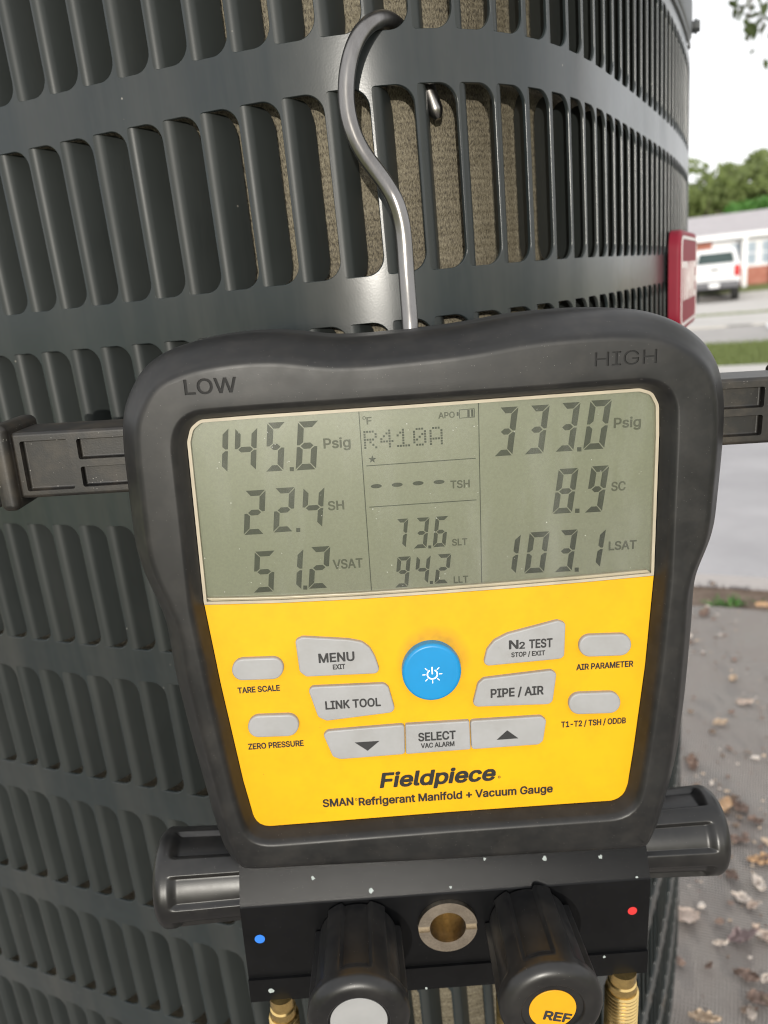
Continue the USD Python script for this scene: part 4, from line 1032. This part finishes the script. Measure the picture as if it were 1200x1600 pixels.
obj('underbody', bx([-h * .8, .1, .36], [h * .8, 5.3, .60]), 'dark_inside', truck)


def crown_mesh(c, r, n, size, seed, flatten=.8):
    r_ = np.random.default_rng(seed); lob = [(np.zeros(3), 1.0)] + [(r_.normal(size=3) * .48, r_.uniform(.42, .68)) for _ in range(13)]
    pts = []
    while len(pts) < n:
        o, k_ = lob[int(r_.integers(len(lob)))]; d = r_.normal(size=3); d /= np.linalg.norm(d); p = o + d * k_ * r_.uniform(.55, 1.0) ** .5
        if meshkit.noise(p * 3.1 + 7, seed) > .36: pts.append(p)
    pts = np.array(pts); pts /= np.percentile(np.linalg.norm(pts, axis=1), 97); pts = pts[np.linalg.norm(pts, axis=1) < 1.06]; n = len(pts)
    P_ = pts * r * np.array([1, 1, flatten]) + c
    a = r_.normal(size=(n, 3)); a /= np.linalg.norm(a, axis=1, keepdims=True); b = np.cross(a, r_.normal(size=(n, 3))); b /= np.linalg.norm(b, axis=1, keepdims=True); s = size * r_.uniform(.6, 1.3, (n, 1))
    v = np.stack([P_ - a * s, P_ + b * s * .55, P_ + a * s, P_ - b * s * .55], 1).reshape(-1, 3)
    return v, np.arange(4 * n).reshape(-1, 4)


def tree(px, top, u, r, label, fol, seed, n=7000, size=.28):
    v, zt_ = dist_at(px, top, u); base = land(u, v); Hh = zt_ - base[2]
    t = thing('tree', label, 'tree', np.eye(3), base); r_ = np.random.default_rng(seed)
    tr2 = [tube(spline([[0, 0, -.3], [.1, .05, Hh * .25], [0, .1, Hh * .5], [.1, 0, Hh * .8]], 14), np.linspace(.24, .06, 14), 10)]
    for k in range(7):
        a, z0 = r_.uniform(0, 6.28), Hh * r_.uniform(.28, .6); e = np.array([math.cos(a), math.sin(a), .7]) * r * r_.uniform(.5, .9)
        tr2.append(tube(spline([[0.05, .06, z0], np.array([0, 0, z0]) + e * .5 + [0, 0, .1], np.array([0, 0, z0]) + e], 8), np.linspace(.09, .02, 8), 7))
    obj('trunk', cat(tr2), 'bark', t, smooth=50)
    obj('crown', crown_mesh(np.array([0, 0, Hh - r * .82]), r, n, size, seed, .82), fol, t)


tree(1098, 262, 52, 4.3, 'rounded olive tree behind the house roof, nearest the air conditioner', 'foliage_olive', 31)
tree(1178, 243, 56, 4.6, 'tallest pale olive tree behind the house, at the right edge', 'foliage_pale', 32)
tree(1185, 288, 46, 2.3, 'low fresh green tree behind the house roof at the right edge', 'foliage_fresh', 33, 5000, .2)
tree(1040, 255, 58, 5.0, 'olive tree mostly hidden behind the air conditioner', 'foliage_olive', 34, 5000, .3)
tree(1260, 250, 54, 5.0, 'olive tree beyond the house, just past the right edge', 'foliage_olive', 35, 5000, .3)

# the near oak: its trunk stands outside the picture, one spray of leaves hangs into it
OU = 5.2
oak = thing('oak_tree', 'oak whose leafy twigs hang in at the top right corner against the white sky', 'tree', np.eye(3), land(OU + .6, 3.6))
ob = land(OU + .6, 3.6)
def oloc(px, py, u=OU):
    d = ray(px, py); t = u / (d[:2] @ ud); return EYE + d * t - ob
end = oloc(1152, 20)
limb = spline([[0, 0, 2.3], oloc(1500, -420, OU + .3), oloc(1330, -180), oloc(1230, -60), end], 24)
obj('trunk', cat([tube(spline([[0, 0, -.2], [.05, 0, 1.2], [0, .05, 2.6], [.1, .1, 5.0]], 18), np.linspace(.22, .09, 18), 14), tube(limb, np.linspace(.07, .004, 24), 8), tube(spline([oloc(1230, -60), oloc(1200, 0), oloc(1190, 60), oloc(1196, 104)], 14), np.linspace(.006, .0015, 14), 6), tube(spline([oloc(1230, -60), oloc(1180, -10), oloc(1168, 40), oloc(1176, 84)], 14), np.linspace(.006, .0015, 14), 6)]), 'bark', oak, smooth=50)
LP = [(1152, 4), (1160, 12), (1168, 4), (1176, 14), (1186, 6), (1194, 16), (1158, 24), (1170, 26), (1182, 24), (1148, 22), (1166, 36), (1176, 42), (1186, 36), (1170, 50), (1180, 54), (1192, 46), (1168, 60), (1176, 82), (1196, 102), (1198, 30), (1146, 8), (1190, -4), (1172, -8), (1158, -6), (1205, 60), (1208, 10)]
lr = np.random.default_rng(9)
for k, (x, y) in enumerate(LP):
    c = oloc(x, y, OU + lr.normal() * .08); L = lr.uniform(.055, .085); lm = leaf_mesh(L, L * .5, .1, 200 + k)
    R_ = axis_rot(np.array([0, 0, 1.]), lr.uniform(0, 6.28)) @ axis_rot(np.array([0, 1., 0]), lr.uniform(.3, 1.4)) @ axis_rot(np.array([1., 0, 0]), lr.uniform(-.9, .9))
    obj('leaf', trimesh.Trimesh(np.asarray(lm.vertices) @ R_.T + c, lm.faces, process=False), 'oak_leaf', oak, smooth=40)
obj('crown', crown_mesh(np.array([.2, .2, 5.2]), 2.3, 6000, .09, 77, .7), 'oak_leaf', oak)
